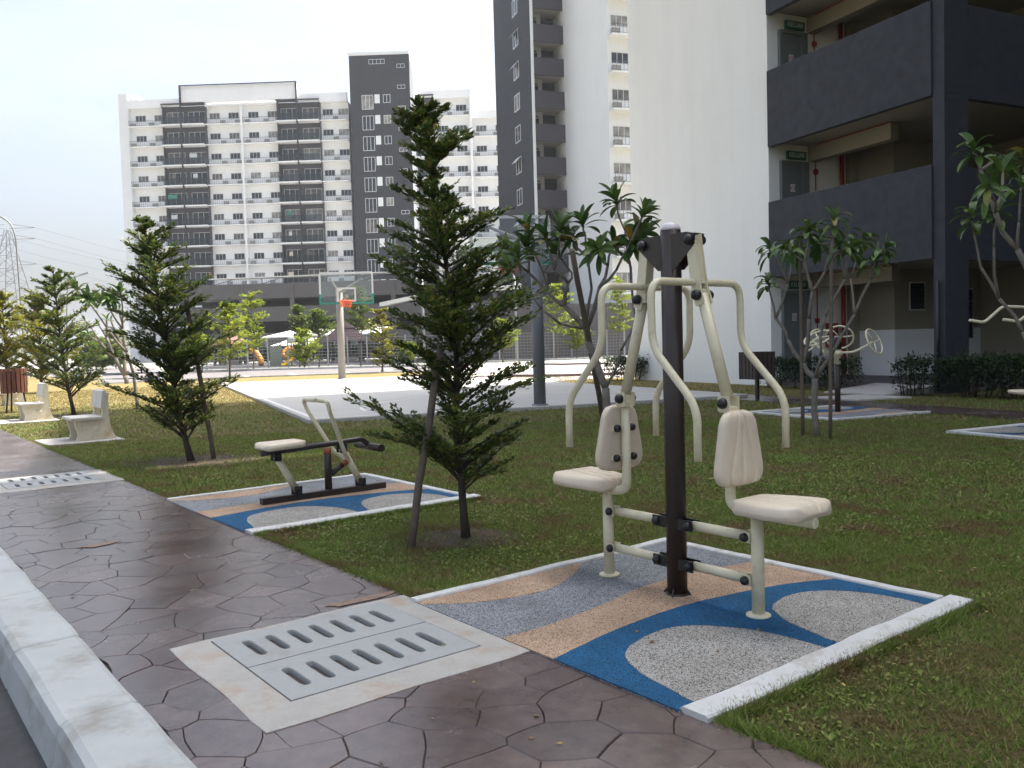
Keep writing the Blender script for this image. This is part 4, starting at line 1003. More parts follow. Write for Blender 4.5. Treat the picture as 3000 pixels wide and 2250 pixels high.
TG = [(3.3, .2), (3.05, .4), (2.8, .55), (2.5, .7), (2.2, .8), (1.9, .85), (1.6, .85), (1.3, .8), (1.0, .7), (.75, .5)]
for k, (x, y, lb) in enumerate([(20, 1152, 'golden green young tree at the left edge behind the litter bin'), (122, 1152, 'golden green young tree between the litter bin and the dark tree')]):
    b = G(x, y); s_ = b.y / 30
    tier_tree('young_tree', lb, b, [(0, 0, 0), (.05, 0, 1.5 * s_), (0, 0, 3.4 * s_)], [(z * s_, w * s_) for z, w in TG], 'leaf_gold', 20 + k, 'young layered trees on the lawn', lsize=.10, nclus=4, nb=9, tw=8, trunk_r=.05)
p0 = G(1200, 1605); stake(p0, D(1292, 1010, 5.25), .026, 'short leaning stake beside the nearest young tree')
stake(G(628, 1345), D(545, 880, 9.75), .028, 'slim dark stake beside the second young tree')

def frangi(name, label, base, Y, nodes, fx, r_tip=.012, seed=0, leaf_l=.27, group='frangipani trees', lean_leaf=.0, bark='bark_grey', nleaf=20, flowers=0):
    """nodes: id: (parent, x, y, depth offset) in photo coordinates through fx; None parent hangs on the base"""
    rd = random.Random(seed); t = thing(name, label, 'tree', base, 0, group)
    pos = {}; kids = {}
    for k, (par, x, y, dd) in nodes.items(): pos[k] = D(*fx(x, y), Y + dd) - base; kids.setdefault(par, []).append(k)
    def tips(k): return sum(tips(c) for c in kids[k]) if k in kids else 1
    wood = MB(); V = []; F = []; fl = MB()
    def leaf(p, d, up, L, W):
        o = len(V); s_ = d.cross(up).normalized(); n = 6; c = Vector(p); dr = Vector(d)
        for i in range(n + 1):
            q = i / n; w = W * (math.sin(math.pi * min(1, q * .93 + .04)) ** .75) * (.75 + .5 * q) / 1.1
            nrm = s_.cross(dr).normalized()
            V.extend([c - s_ * w / 2 + nrm * w * .16, c, c + s_ * w / 2 + nrm * w * .16])
            c = c + dr * L / n; dr = (dr + Vector((0, 0, -.16 - lean_leaf))).normalized()
        for i in range(n):
            for j in (0, 1): a = o + i * 3 + j; F.append((a, a + 1, a + 4, a + 3))
    for k, (par, x, y, dd) in nodes.items():
        p1 = pos[k]; p0 = pos[par] if par is not None else Vector((0, 0, -.03))
        r1 = r_tip * tips(k) ** .5; r0 = r_tip * (tips(par) ** .5 if par is not None else tips(k) ** .5 * 1.15)
        r0 = min(r0, r1 * 1.5); mid = (p0 + p1) / 2 + Vector((rd.uniform(-.03, .03), rd.uniform(-.03, .03), -.03 * (p1 - p0).length))
        wood.tube([p0, p0 * .5 + mid * .5, mid, mid * .5 + p1 * .5, p1], [r0, r0 * .8 + r1 * .2, (r0 + r1) / 2, r0 * .3 + r1 * .7, r1 * 1.05], 8)
        if k not in kids:
            ax = (p1 - p0).normalized(); a = ax.orthogonal().normalized(); b = ax.cross(a)
            for i in range(nleaf + rd.randint(-2, 3)):
                w = i * 2.39996 + rd.uniform(-.3, .3); q = i / nleaf; el = 1.25 - 1.2 * q + rd.uniform(-.2, .2)
                d = (a * math.cos(w) + b * math.sin(w)) * math.cos(el) + ax * math.sin(el)
                leaf(p1 - ax * (.10 * q - .02), d.normalized(), ax, leaf_l * rd.uniform(.65, 1.15), leaf_l * .30 * rd.uniform(.85, 1.15))
            if rd.random() < flowers:
                st = p1 + ax * .18 + Vector((rd.uniform(-.05, .05), 0, .02)); fl.tube([p1, st], .004, 4)
                for i in range(5):
                    w = i * 1.2566; d = Vector((math.cos(w), math.sin(w), .5)).normalized(); fl.add([st, st + d * .035 + d.cross(Vector((0, 0, 1))) * .014, st + d * .055, st + d * .035 - d.cross(Vector((0, 0, 1))) * .014], [(0, 1, 2, 3)])
    wood.build('trunk', M[bark], t)
    put(from_arrays('crown', np.array([tuple(v) for v in V]), np.array(F), M['leaf_frangi'], True), 'crown', t)
    if fl.v: fl.build('flowers', M['flower'], t)
    return t
fr8 = lambda x, y: (1350 + x / 2.369, 550 + y / 2.369)
bF = G(1786, 1240)
N_ = None
frangi('frangipani', 'large frangipani behind the double chest press machine', bF, bF.y, {
    0: (N_, 1005, 1390, 0), 1: (0, 930, 1180, .05), 2: (1, 872, 975, .1), 3: (2, 690, 945, -.1), 31: (3, 565, 845, -.25), 32: (31, 455, 690, -.3), 33: (32, 350, 560, -.35), 34: (32, 400, 470, -.2),
    4: (2, 720, 820, .2), 41: (4, 600, 720, .35), 42: (41, 470, 590, .4), 43: (42, 455, 420, .45), 44: (42, 330, 430, .2), 45: (41, 560, 560, .5), 46: (45, 470, 300, .5),
    5: (2, 908, 700, 0), 51: (5, 880, 480, 0), 52: (51, 865, 330, -.05), 53: (52, 850, 250, -.05), 54: (51, 760, 350, .2),
    6: (2, 965, 690, -.2), 61: (6, 1080, 570, -.3), 62: (61, 1165, 410, -.35), 63: (62, 1265, 190, -.4), 64: (62, 1250, 330, -.1), 65: (6, 1020, 540, 0), 66: (65, 1060, 400, .1), 67: (65, 950, 430, -.4),
    7: (0, 1062, 1290, -.1), 71: (7, 1110, 1130, -.2), 72: (71, 1215, 940, -.2), 73: (72, 1180, 640, -.1), 74: (73, 1160, 470, 0), 75: (74, 1140, 300, .05), 76: (75, 1075, 90, .1), 77: (74, 1200, 400, -.3),
    8: (4, 745, 660, .1), 81: (8, 650, 570, 0), 82: (81, 590, 350, .0), 83: (81, 690, 300, -.1), 84: (8, 770, 590, .3), 85: (84, 680, 470, .3)}, fr8, .0135, 4, .35, flowers=.12, nleaf=16)
stake(G(1768, 1226), D(1675, 731, 11.9), .045, 'long leaning stake beside the large frangipani')
z5 = lambda x, y: (2200 + x / 1.3825, y / 1.3825)
bR = G(2395, 1277)
frangi('frangipani', 'frangipani with drooping leaves in front of the dark balconies', bR, bR.y, {
    0: (N_, 260, 1532, 0), 1: (0, 212, 1472, .1), 2: (1, 150, 1375, .2), 3: (2, 100, 1290, .25), 4: (3, 78, 1190, .3), 41: (4, 72, 1150, .3), 42: (3, 150, 1150, .1), 43: (42, 80, 1010, .1), 44: (42, 170, 1010, .3),
    5: (1, 235, 1290, 0), 51: (5, 250, 1180, -.1), 52: (51, 215, 1060, -.1), 53: (52, 150, 1010, -.2), 54: (52, 232, 935, 0), 55: (51, 300, 1100, -.2), 56: (55, 330, 985, -.2), 57: (56, 335, 900, -.25), 58: (56, 270, 985, .2),
    6: (0, 285, 1440, -.15), 61: (6, 300, 1280, -.2), 62: (61, 380, 1130, -.25), 63: (62, 360, 1010, -.3), 64: (62, 410, 1000, -.1),
    7: (0, 330, 1432, -.1), 71: (7, 420, 1275, -.2), 72: (71, 405, 1130, .2), 73: (72, 455, 970, .25), 74: (71, 485, 1130, -.3), 75: (74, 505, 1060, -.3), 76: (74, 545, 1010, -.35)}, z5, .0105, 8, .26, lean_leaf=.2, nleaf=13)
zz6 = lambda x, y: (2200 + x / 2.765, 800 + y / 2.765)
for x, y, xt, yt, lb in ((420, 1315, 398, -330, 'slim dark stake left of the drooping frangipani'), (640, 1345, 655, -300, 'brown stake right of the drooping frangipani')):
    b = G(*zz6(x, y)); stake(b, D(*zz6(xt, yt), b.y), .024, lb)
bX = G(3085, 1300)
frangi('frangipani', 'frangipani leaning in from the right edge of the picture', bX, bX.y, {
    0: (N_, 1160, 1500, 0), 1: (0, 1100, 1345, .1), 2: (1, 1005, 1210, .2), 3: (2, 930, 1080, .25), 4: (3, 905, 950, .3), 5: (4, 898, 875, .3), 6: (2, 985, 1000, 0), 61: (6, 1000, 870, 0),
    7: (0, 1150, 1150, -.2), 71: (7, 1080, 1010, -.2), 72: (71, 990, 860, -.2), 73: (72, 930, 690, -.1), 74: (73, 905, 610, -.1), 75: (72, 960, 770, -.5), 76: (71, 1085, 900, -.3), 77: (76, 1095, 760, -.3), 78: (72, 1020, 690, .1), 79: (7, 1150, 950, 0), 80: (79, 1120, 650, .1), 81: (73, 985, 655, .2)}, z5, .0125, 15, .27, lean_leaf=.14, nleaf=12)
z7 = lambda x, y: (x / 2.37, 600 + y / 2.37)
bL = G(405, 1190)
frangi('frangipani', 'bare stemmed frangipani half hidden behind the second young tree', bL, bL.y, {
    0: (N_, 930, 1180, 0), 1: (0, 880, 1025, 0), 2: (1, 740, 850, .1), 3: (2, 640, 705, .1), 4: (3, 560, 620, .1), 41: (4, 530, 575, .1), 42: (3, 610, 650, -.3), 5: (1, 850, 860, .3), 51: (5, 760, 720, .3), 52: (51, 715, 660, .3), 53: (5, 850, 700, 0), 54: (53, 835, 610, 0), 55: (51, 760, 650, -.2)}, z7, .016, 21, .32)
bL2 = G(372, 1124)
frangi('frangipani', 'sunlit pale stemmed frangipani beyond the shade at the left', bL2, bL2.y, {
    0: (N_, 870, 1190, 0), 1: (0, 800, 1060, 0), 2: (1, 700, 960, 0), 3: (2, 640, 860, 0), 31: (3, 590, 800, 0), 32: (2, 610, 900, .4), 4: (1, 740, 920, .3), 41: (4, 690, 840, .3), 42: (4, 740, 800, 0), 5: (0, 860, 1000, .2), 51: (5, 800, 880, .3), 52: (51, 770, 800, .3), 53: (5, 850, 820, 0), 54: (53, 830, 720, 0), 55: (53, 890, 760, .3)}, z7, .035, 22, .36, nleaf=7)

def shrub(name, label, base, sx, sy, h, n, leaf, ls, seed=0, group=None, rot=0., cat='shrub'):
    rd = random.Random(seed); t = thing(name, label, cat, base, rot, group); wood = MB(); lv = Leaves()
    for k in range(int(8 + 6 * sx)):
        x, y = rd.uniform(-.8, .8) * sx, rd.uniform(-.7, .7) * sy; wood.tube([(x * .8, y * .8, -.02), (x, y, h * .5), (x * 1.1 + rd.uniform(-.1, .1), y * 1.1, h * .92)], [.012, .009, .004], 5)
    for k in range(n):
        x, y, z = rd.uniform(-1, 1), rd.uniform(-1, 1), rd.random() ** .65
        bulge = .82 + .18 * mnoise.noise(Vector((x * sx * 2.2 + seed, y * sy * 2, z * 3)))
        if rd.random() > .35 and max(abs(x), abs(y), z) < .7: continue
        d = Vector((rd.gauss(0, 1), rd.gauss(0, 1), rd.gauss(.25, .6))).normalized()
        lv.add((x * sx * (.9 + .1 * bulge), y * sy * bulge, h * (.10 + .9 * z) * (.86 + .2 * mnoise.noise(Vector((x * sx * 3, y * sy * 3, seed))) + .0)), d, ls * rd.uniform(.6, 1.3), ls * .45, Vector((rd.gauss(0, .5), rd.gauss(0, .5), 1)).normalized())
    wood.build('stems', M['bark'], t); put(lv.mesh('foliage', M[leaf]), 'foliage', t); return t
HG = 'clipped shrubs along the near block'
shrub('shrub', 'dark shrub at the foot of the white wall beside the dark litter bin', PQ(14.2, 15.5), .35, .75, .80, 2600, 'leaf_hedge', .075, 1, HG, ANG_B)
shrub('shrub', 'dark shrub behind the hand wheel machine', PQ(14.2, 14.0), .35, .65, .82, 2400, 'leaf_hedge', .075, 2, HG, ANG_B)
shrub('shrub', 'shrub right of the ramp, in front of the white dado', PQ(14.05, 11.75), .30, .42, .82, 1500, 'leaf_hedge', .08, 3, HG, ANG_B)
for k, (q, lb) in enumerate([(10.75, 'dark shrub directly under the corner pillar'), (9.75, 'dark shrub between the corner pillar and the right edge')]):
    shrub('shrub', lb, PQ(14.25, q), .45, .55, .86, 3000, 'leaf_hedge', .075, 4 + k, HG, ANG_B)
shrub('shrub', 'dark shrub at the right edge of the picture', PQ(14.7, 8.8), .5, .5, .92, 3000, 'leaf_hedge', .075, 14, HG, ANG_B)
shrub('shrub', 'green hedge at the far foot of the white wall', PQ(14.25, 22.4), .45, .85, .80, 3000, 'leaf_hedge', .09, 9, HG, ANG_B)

FT = 'young sunlit trees beyond the court'
def far_tree(x, yb, ytop, hw, leaf, label, seed, wide_from=.25, ls=.17, Y=None, gap=False):
    b = G(x, yb) if Y is None else Vector((D(x, yb, Y).x, Y, 0)); H_ = D(x, ytop, b.y).z; w = hw / FPX * b.y
    n = 9; tr_ = []
    for k in range(n):
        f = wide_from + (1 - wide_from) * k / (n - 1); q = k / (n - 1)
        if gap and .42 < q < .55: continue
        tr_.append((H_ * f * .97, w * (.55 + .45 * math.sin(math.pi * (.15 + .75 * q)))* (1 if q < .85 else .6)))
    tier_tree('sapling', label, b, [(0, 0, 0), (.03 * H_, 0, H_ * .5), (0, 0, H_)], tr_, leaf, seed, FT, lsize=ls, nclus=3, nb=6, tw=6, trunk_r=.05, bark='stake', rise_=.6, dens=.8)
far_tree(673, 1110, 893, 52, 'leaf_lime', 'tall lime green sapling left of the far hoop, nearest the road', 31, .3)
far_tree(743, 1086, 858, 44, 'leaf_lime', 'slender lime green sapling in front of the brown roofed shelter', 32, .3, .2)
far_tree(892, 1079, 968, 38, 'leaf_lime', 'bushy lime green sapling beside the yellow slide', 33, .2, .2)
far_tree(878, 1076, 898, 22, 'leaf_mid', 'thin green sapling in front of the grey car park', 34, .55, .2)
far_tree(935, 1076, 908, 36, 'leaf_mid', 'round topped green sapling left of the far hoop pole', 35, .6, .22)
far_tree(1057, 1074, 845, 38, 'leaf_mid', 'tall sapling behind the right half of the far backboard', 36, .5, .2)
far_tree(1120, 1092, 908, 36, 'leaf_gold', 'golden sapling right of the far hoop pole', 37, .2, .15)
far_tree(1192, 1068, 1005, 26, 'leaf_lime', 'small round lime green bush by the fence', 38, .2, .17)
far_tree(1632, 1054, 836, 34, 'leaf_lime', 'lime green sapling behind the thick grey pole', 39, .4, .2)
far_tree(1690, 1050, 936, 30, 'leaf_lime', 'low lime green sapling seen between the frangipani branches', 40, .3, .2)
far_tree(1812, 1046, 812, 36, 'leaf_lime', 'lime green sapling beside the edge of the white wall', 41, .35, .2)
far_tree(1473, 1062, 938, 32, 'leaf_lime', 'lime green bush behind the nearest tree', 42, .4, .2)
far_tree(592, 1092, 985, 30, 'leaf_lime', 'lime green bush behind the slim dark stake', 43, .3, .18)
for k, (x, yb, yt, hw) in enumerate([(255, 1085, 985, 40), (300, 1082, 1000, 35), (340, 1080, 975, 42)]):
    far_tree(x, yb, yt, hw, 'leaf_mid', ['far green tree left of the pale stems', 'small far green tree among the pale stems', 'far green tree right of the pale stems'][k], 50 + k, .15, .35)
# ================================================================== NEAR BLOCK (dark balconies and white wall)
def text_mesh(s, size, m_, name):
    cu = bpy.data.curves.new(name, 'FONT'); cu.body = s; cu.size = size; cu.align_x = 'CENTER'; cu.align_y = 'CENTER'; cu.extrude = .002
    o = bpy.data.objects.new(name, cu); COL.objects.link(o); bpy.context.view_layer.update()
    me = bpy.data.meshes.new_from_object(o.evaluated_get(bpy.context.evaluated_depsgraph_get())); bpy.data.objects.remove(o)
    me.materials.clear(); me.materials.append(m_); me.name = name; return me
KEL = text_mesh('KELUAR', .19, M['sign_white'], 'lettering')
P0 = 14.66; Q0, Q1, Q2 = 11.57, 16.45, 22.5; ST = 3.13; NS = 9; TOP = 28.3
nb_ = thing('apartment_block', 'near apartment block with dark balconies and a blank white wall', 'building', PQ(0, 0), ANG_B)
def nbx(name, m_, *a, parent=nb_, c=0): b = MB(); b.box(*a, c); return b.build(name, M[m_], parent)
nbx('white_wall', 'wall_white', P0 + .03, 27, Q1, Q2, -.1, TOP)
nbx('inner_wall', 'wall_beige', 17.42, 27, 15.16, Q1 - .002, .1, TOP - .02)
nbx('inner_wall', 'wall_beige', 20.5, 27, Q0 + .3, 15.158, .1, TOP - .03)
nbx('floor', 'tile_step', P0 + .25, 23, Q0 + .2, Q1 - .004, -.1, .16)
nbx('pillar', 'wall_dark', P0, 15.32, Q0, Q0 + .26, -.1, TOP)
pl = nb_.children[-1]
b = MB(); b.tube([(P0 - .05, Q0 + .13, .05), (P0 - .05, Q0 + .13, 2.2)], .03, 10); b.build('downpipe', M['cap_black'], pl)
nbx('roof', 'wall_white', P0 - .1, 27.1, Q0 - .05, Q2 + .05, TOP + .003, TOP + .9)
# dado of the ground floor
nbx('dado', 'wall_cool', 17.405, 17.418, 15.16, Q1 - .004, .162, 1.29); nbx('dado', 'wall_cool', 17.41, 22.98, 15.142, 15.156, .162, 1.29)
nbx('dado', 'wall_cool', 15.95, 17.40, Q1 - .02, Q1 - .005, .162, 1.29)
def louvre(x0, x1, z0, z1, q):
    b = MB(); b.box(x0, x1, q - .03, q - .004, z0, z1); f = b.build('window', M['frame_w'], nb_)
    b = MB(); b.box(x0 + .03, x1 - .03, q - .033, q - .0305, z0 + .03, z1 - .03); b.build('pane', M['dark_in'], f)
    n = max(3, int((z1 - z0) / .11)); b = MB()
    for k in range(n):
        z = z0 + .06 + (z1 - z0 - .1) * k / n; b.obox(((x0 + x1) / 2, q - .045, z), (1, 0, 0), (0, .7, .7), (0, -.7, .7), (x1 - x0) / 2 - .035, .03, .003)
    b.build('louvre', M['glass'], f)
louvre(17.9, 18.45, 1.75, 2.45, 15.156); louvre(19.55, 20.2, 1.0, 2.3, 15.156)
for k in range(NS):
    zb, zt = 2.64 + k * ST, 4.45 + k * ST - (.0 if k == 0 else .01)
    if zt > TOP: break
    nbx('parapet', 'wall_dark', P0 - .045, P0 + .11, Q0 + .264, Q1 - .06, zb, zt, c=.01)
    nbx('parapet', 'wall_dark', 15.324, 23, Q0 + .05, Q0 + .2, zb - .04, zt - .05, c=.01)
    nbx('floor_slab', 'wall_beige', P0 + .114, 22.99, Q0 + .204, Q1 - .006, zb + .12, zb + .68)
    fz = zb + .68
    if k < 4:
        nbx('beam', 'wall_beige', 15.95, 16.2, 13.95, Q1 - .008, zb - .26, zb + .118)
    # ------- things on the wall at the end of the corridor
    if k < 3 or k == 0:
        for kk in ([-1, 0] if k == 0 else [k]):
            f0 = .16 if kk < 0 else 2.64 + kk * ST + .68
            d = nbx('door', 'door_grey', 15.10, 15.72, Q1 - .05, Q1 - .006, f0, f0 + 2.08)
            nbx('frame', 'door_grey', 15.02, 15.095, Q1 - .09, Q1 - .006, f0, f0 + 2.16, parent=d); nbx('frame', 'door_grey', 15.725, 15.90, Q1 - .09, Q1 - .006, f0, f0 + 2.16, parent=d)
            nbx('frame', 'door_grey', 15.097, 15.723, Q1 - .09, Q1 - .006, f0 + 2.083, f0 + 2.16, parent=d)
            nbx('notice', 'sign_white', 15.33, 15.47, Q1 - .054, Q1 - .051, f0 + 1.42, f0 + 1.60, parent=d)
            b = MB(); b.tube([(15.40 + .05 * math.cos(w), Q1 - .0565, f0 + 1.51 + .06 * math.sin(w)) for w in np.linspace(0, 6.28, 17)[:-1]], .007, 5, closed=True); b.tube([(15.365, Q1 - .0565, f0 + 1.55), (15.435, Q1 - .0565, f0 + 1.47)], .007, 5); b.build('notice_symbol', M['red'], d)
            sg = nbx('exit_sign', 'green', 15.20, 15.80, Q1 - .10, Q1 - .04, f0 + 2.20, f0 + 2.40)
            kt = put(KEL, 'lettering', sg); kt.location = (15.50, Q1 - .104, f0 + 2.30); kt.rotation_euler = (R(90), 0, 0); kt.scale = (.72, .85, 1)
            b = MB(); b.tube(fillet([(16.16, Q1 - .035, f0 + (.9 if kk < 0 else .6)), (16.16, Q1 - .035, f0 + 2.52), (15.93, Q1 - .25, f0 + 2.54), (15.93, 13.9, f0 + 2.56)], .1, 5), .014, 6); cpi = b.build('alarm_conduit', M['red'], nb_)
            if kk >= 0:
                b = MB(); b.lathe([(.075, 0), (.075, .03), (.05, .06), (.01, .065)], 18, (16.165, Q1 - .02, f0 + 1.95), (0, -1, 0)); b.build('alarm_bell', M['red'], nb_)
            else: nbx('alarm_box', 'red', 16.1, 16.22, Q1 - .05, Q1 - .006, f0 + 1.35, f0 + 1.47)
            b = MB(); b.tube([(16.98, Q1 - .1, f0), (16.98, Q1 - .1, f0 + 2.7)], .055, 12); b.build('riser_pipe', M['red'], nb_)
            nbx('pilaster', 'wall_beige', 17.2, 17.4, Q1 - .22, Q1 - .008, f0, f0 + 2.72)
            if kk >= 0: louvre(17.9, 18.4, f0 + .95, f0 + 1.65, 15.156)
# ramp, step and fire hose box
rp = MB(); rp.add([tuple(PQ(a, q, z)) for a, q, z in ((13.45, 11.95, -.02), (13.45, 13.5, -.02), (14.95, 13.5, .15), (14.95, 11.95, .15), (14.95, 13.5, -.05), (14.95, 11.95, -.05), (13.45, 11.95, .03), (13.45, 13.5, .03))], [(7, 6, 3, 2), (0, 6, 7, 1), (1, 7, 2, 4), (0, 5, 3, 6), (0, 1, 4, 5)])
rp.build('ramp', M['concrete'], kind='structure')
fx_ = MB(); fx_.box(-.02, .30, -.12, 0, .9, 1.5, .01); fx_ = fx_.build('hose_cabinet', M['red'], loc=PQ(16.45, Q1 - .03), rotz=ANG_B)
tag(fx_, 'dark red fire hose cabinet on the ground floor wall behind the hand wheels', 'cabinet')

# unseen wing, added at the right to cast the shade over the lawn
w2 = thing('apartment_block', 'unseen dark wing added outside the right edge to shade the lawn', 'building', PQ(0, 0), ANG_B)
b = MB(); b.box(18.6, 30, -24, 11.5, -.1, 38.5); b.build('wall', M['wall_dark'], w2)  # dark, to bounce little light onto the near block
b = MB(); b.box(18.5, 30.1, -24.1, 11.55, 38.503, 39.3); b.build('roof', M['wall_cool'], w2)

# ================================================================== FAR BUILDINGS: shared window meshes
def win_meshes(w, h, n, fw=.05):
    b = MB(); b.box(0, w, -.02, .0, 0, fw); b.box(0, w, -.02, .0, h - fw, h)
    for k in range(n + 1): x = (w - fw) * k / n; b.box(x, x + fw, -.021, .001, fw + .001, h - fw - .001)
    g = MB(); g.box(.01, w - .01, -.004, .02, .01, h - .01)
    fm = b.mesh('window', M['frame_w']); gs = []
    for nm in ('glass', 'glass', 'glass', 'glass', 'glass2', 'glass3'): gs.append(g.mesh('pane', M[nm]))
    return fm, gs
rw = random.Random(3)
def window(meshes, parent, x, y, z, rot=0, rz=0):
    fm, gs = meshes; o = put(fm, 'window', parent, (x, y, z), rz); put(rw.choice(gs), 'pane', o, (0, 0, 0)); return o
W3 = win_meshes(1.62, .96, 3); WD = win_meshes(2.6, 2.1, 3, .06); WB = win_meshes(1.75, 2.15, 3, .07); WS = win_meshes(1.2, .58, 2, .06); W2 = win_meshes(1.1, 1.25, 2, .07); WT = win_meshes(2.4, .72, 4, .06)
acb = MB(); acb.box(0, .75, 0, .32, 0, .55, .02); ACM = acb.mesh('air_conditioner', M['ac'])
def rail_mesh(L, h=.8, sp=.34):
    b = MB(); b.box(0, L, 0, .03, h - .04, h); b.box(0, L, .005, .025, .08, .11)
    for k in range(int(L / sp) + 1): x = min(L - .02, k * sp); b.box(x, x + .022, .004, .026, .111, h - .041)
    return b.mesh('railing', M['railing'])
# ---- far block C
CO = thing('apartment_block', 'long white apartment block with dark balcony bays and a dark stair tower', 'building', (0, 134, 0), ANG_C)
def cbx(name, m_, x0, x1, y0, y1, z0, z1, parent=CO): b = MB(); b.box(x0, x1, y0, y1, z0, z1); return b.build(name, M[m_], parent)
S0 = 37.17; SP = 3.09
cbx('wall', 'wall_far', -59.3, -24, 0, 14, 0, 39.2); cbx('wall', 'wall_far', -13.0, -5.05, .0, 14, 0, 39.15); cbx('wall', 'wall_far', -5.04, 18, .6, 14, 0, 36.1)
cbx('end_wall', 'wall_cool', -59.3, -57.9, -1.0, -.003, 0, 41.2); cbx('end_wall', 'wall_cool', -59.31, -56.7, .0, 3, 39.21, 41.3)
cbx('parapet', 'wall_far', -57.89, -49.7, -.9, -.3, 39.25, 40.3); cbx('parapet', 'wall_far', -31.5, -24, -.9, -.3, 39.3, 40.35); cbx('parapet', 'wall_far', -13, -5.1, -.9, -.3, 39.2, 40.1); cbx('parapet', 'wall_far', -5, 18, -.3, .3, 36.15, 37.0)
cbx('eave', 'wall_far', -57.89, -52.75, -.92, -.001, 39.0, 39.249); cbx('eave', 'wall_far', -45.95, -34.95, -.92, -.001, 39.0, 39.249); cbx('eave', 'wall_far', -28.2, -24, -.92, -.001, 39.0, 39.299); cbx('eave', 'wall_far', -10.7, -5.05, -.92, -.001, 38.9, 39.199); cbx('eave', 'wall_far', -4.99, 18, -.31, .599, 35.9, 36.149)
# portal frame between the two fins
cbx('portal', 'wall_far', -49.58, -31.52, -1.29, 0, 39.56, 41.95)
pf = MB(); pf.box(-49.60, -49.40, -1.62, -1.3, 0, 41.98); pf.box(-31.70, -31.50, -1.62, -1.3, 0, 41.98); pf.box(-49.60, -31.50, -1.621, -1.3, 41.985, 42.08); pf.build('fin_frame', M['wall_dark'], CO)
cbx('pilaster', 'wall_far', -40.55, -40.25, -.9, -.002, 0, 39.2); cbx('pilaster', 'wall_far', -5.3, -5.0, -.95, -.003, 0, 39.9)
RL = {}
def ledge(x0, x1, z, y=0., acs=()):
    s = cbx('ledge', 'wall_far', x0, x1, y - .95, y - .004, z - .13, z)
    L = round(x1 - x0 - .05, 2); RL.setdefault(L, rail_mesh(L)); put(RL[L], 'railing', s, (x0 + .02, y - .93, z))
    for a in acs: put(ACM, 'air_conditioner', CO, (x0 + a, y - .6, z + .004))
def bay(x0, x1, z, half=True):
    mid = (x0 + x1) / 2
    for a, b_ in ((x0, mid), (mid, x1)) if half else ((x0, x1),):
        s = cbx('balcony', 'wall_far', a - .02, b_ - .06, -1.6, -.034, z - .2, z)
        g = MB(); g.box(a + .05, b_ - .12, -1.5, -1.47, z + .01, z + 1.05); g.build('balustrade', M['glass_rail'], s)
        window(WD if (b_ - a) > 3 else WB, CO, a + ((b_ - a) - (2.6 if b_ - a > 3 else 1.75)) / 2 + .1, -.035, z + .04)
        if rw.random() < .3:
            c = MB(); c.box(a + .5 + rw.random(), a + .9 + rw.random() * .3 + .8, -1.2, -1.17, z + 1.0, z + 1.7); c.build('laundry', rw.choice([M['frame_w'], M['glass2'], M['teal'], M['pad']]), s)
M['glass_rail'] = clear_mat('balustrade glass', (.02, .03, .035), .35)
for x0, x1 in ((-52.68, -46.0), (-34.89, -28.26), (-13.7, -10.75)):
    cbx('bay_wall', 'wall_purple', x0, x1, -.03, -.001, 0, 39.3); cbx('bay_wall', 'wall_purple', x0 - .02, x0 + .10, -.7, -.032, 0, 39.35); cbx('bay_wall', 'wall_purple', x1 - .08, x1 + .02, -.7, -.032, 0, 39.35)
    cbx('bay_roof', 'wall_purple', x0 - .021, x1 + .021, -1.25, -.001, 39.351, 39.5)
for k in range(12):
    z = S0 - k * SP
    if z < 1: break
    for x in (-57.15, -54.2, -45.58, -42.63, -39.55, -36.55, -28.0, -24.98 - .6): window(W3, CO, x, -.004, z)
    for x in (-9.95 - .35, -7.42): window(W3, CO, x, -.004, z - .05)
    zl = z - .86
    ledge(-57.88, -52.72, zl, acs=(.1, 3.0)); ledge(-45.95, -40.57, zl, acs=(2.2, 4.5)); ledge(-40.23, -34.93, zl, acs=(.3, 3.2)); ledge(-28.2, -24.02, zl, acs=(1.9,)); ledge(-10.7, -5.32, zl, acs=(2.0, 4.5))
    if k > 0:
        for x in (-4.45, -1.45, 2.2, 5.2, 8.2): window(W3, CO, x, .596, z - .05)
        ledge(-4.98, 2.0, zl, .6, (.3, 3.2)); ledge(2.2, 9.5, zl, .6, (1.0,))
    for x0, x1, hf in ((-52.68, -46.0, True), (-34.89, -28.26, True), (-13.7, -10.75, False)): bay(x0, x1, zl - .02, hf)
# dark stair tower of the far block
cbx('tower', 'wall_dark', -23.2, -14.1, -2.2, 12, 0, 45.3); cbx('tower_roof', 'wall_cool', -23.35, -14.0, -2.35, 12.2, 45.303, 45.75)
tw_ = MB(); tw_.add([(-14.099, -2.1, 38), (-14.099, 12, 38), (-14.099, 12, 45.2), (-14.099, -2.1, 45.2), (-13.6, -2.1, 0), (-13.6, 12, 0), (-13.6, 12, 43), (-13.6, -2.1, 43.0)], [(4, 5, 6, 7), (7, 6, 2, 3), (3, 0, 4, 7)]); tw_.build('tower_side', M['wall_far'], CO)
cbx('tower_side', 'wall_far', -14.095, -13.55, -2.19, 12, 0, 42.6)
window(WT, CO, -20.2, -2.204, 43.97)
for k in range(14):
    window(WS, CO, -16.0, -2.204, 43.3 - k * 3.13)
for k in range(12):
    z = 37.25 - k * SP
    if z < 0: break
    window(WB, CO, -21.45, -2.204, z); window(W2, CO, -18.2, -2.204, z + .9); cbx('vent_panel', 'wall_cool', -19.5, -18.72, -2.215, -2.203, z + .88, z + 2.2)
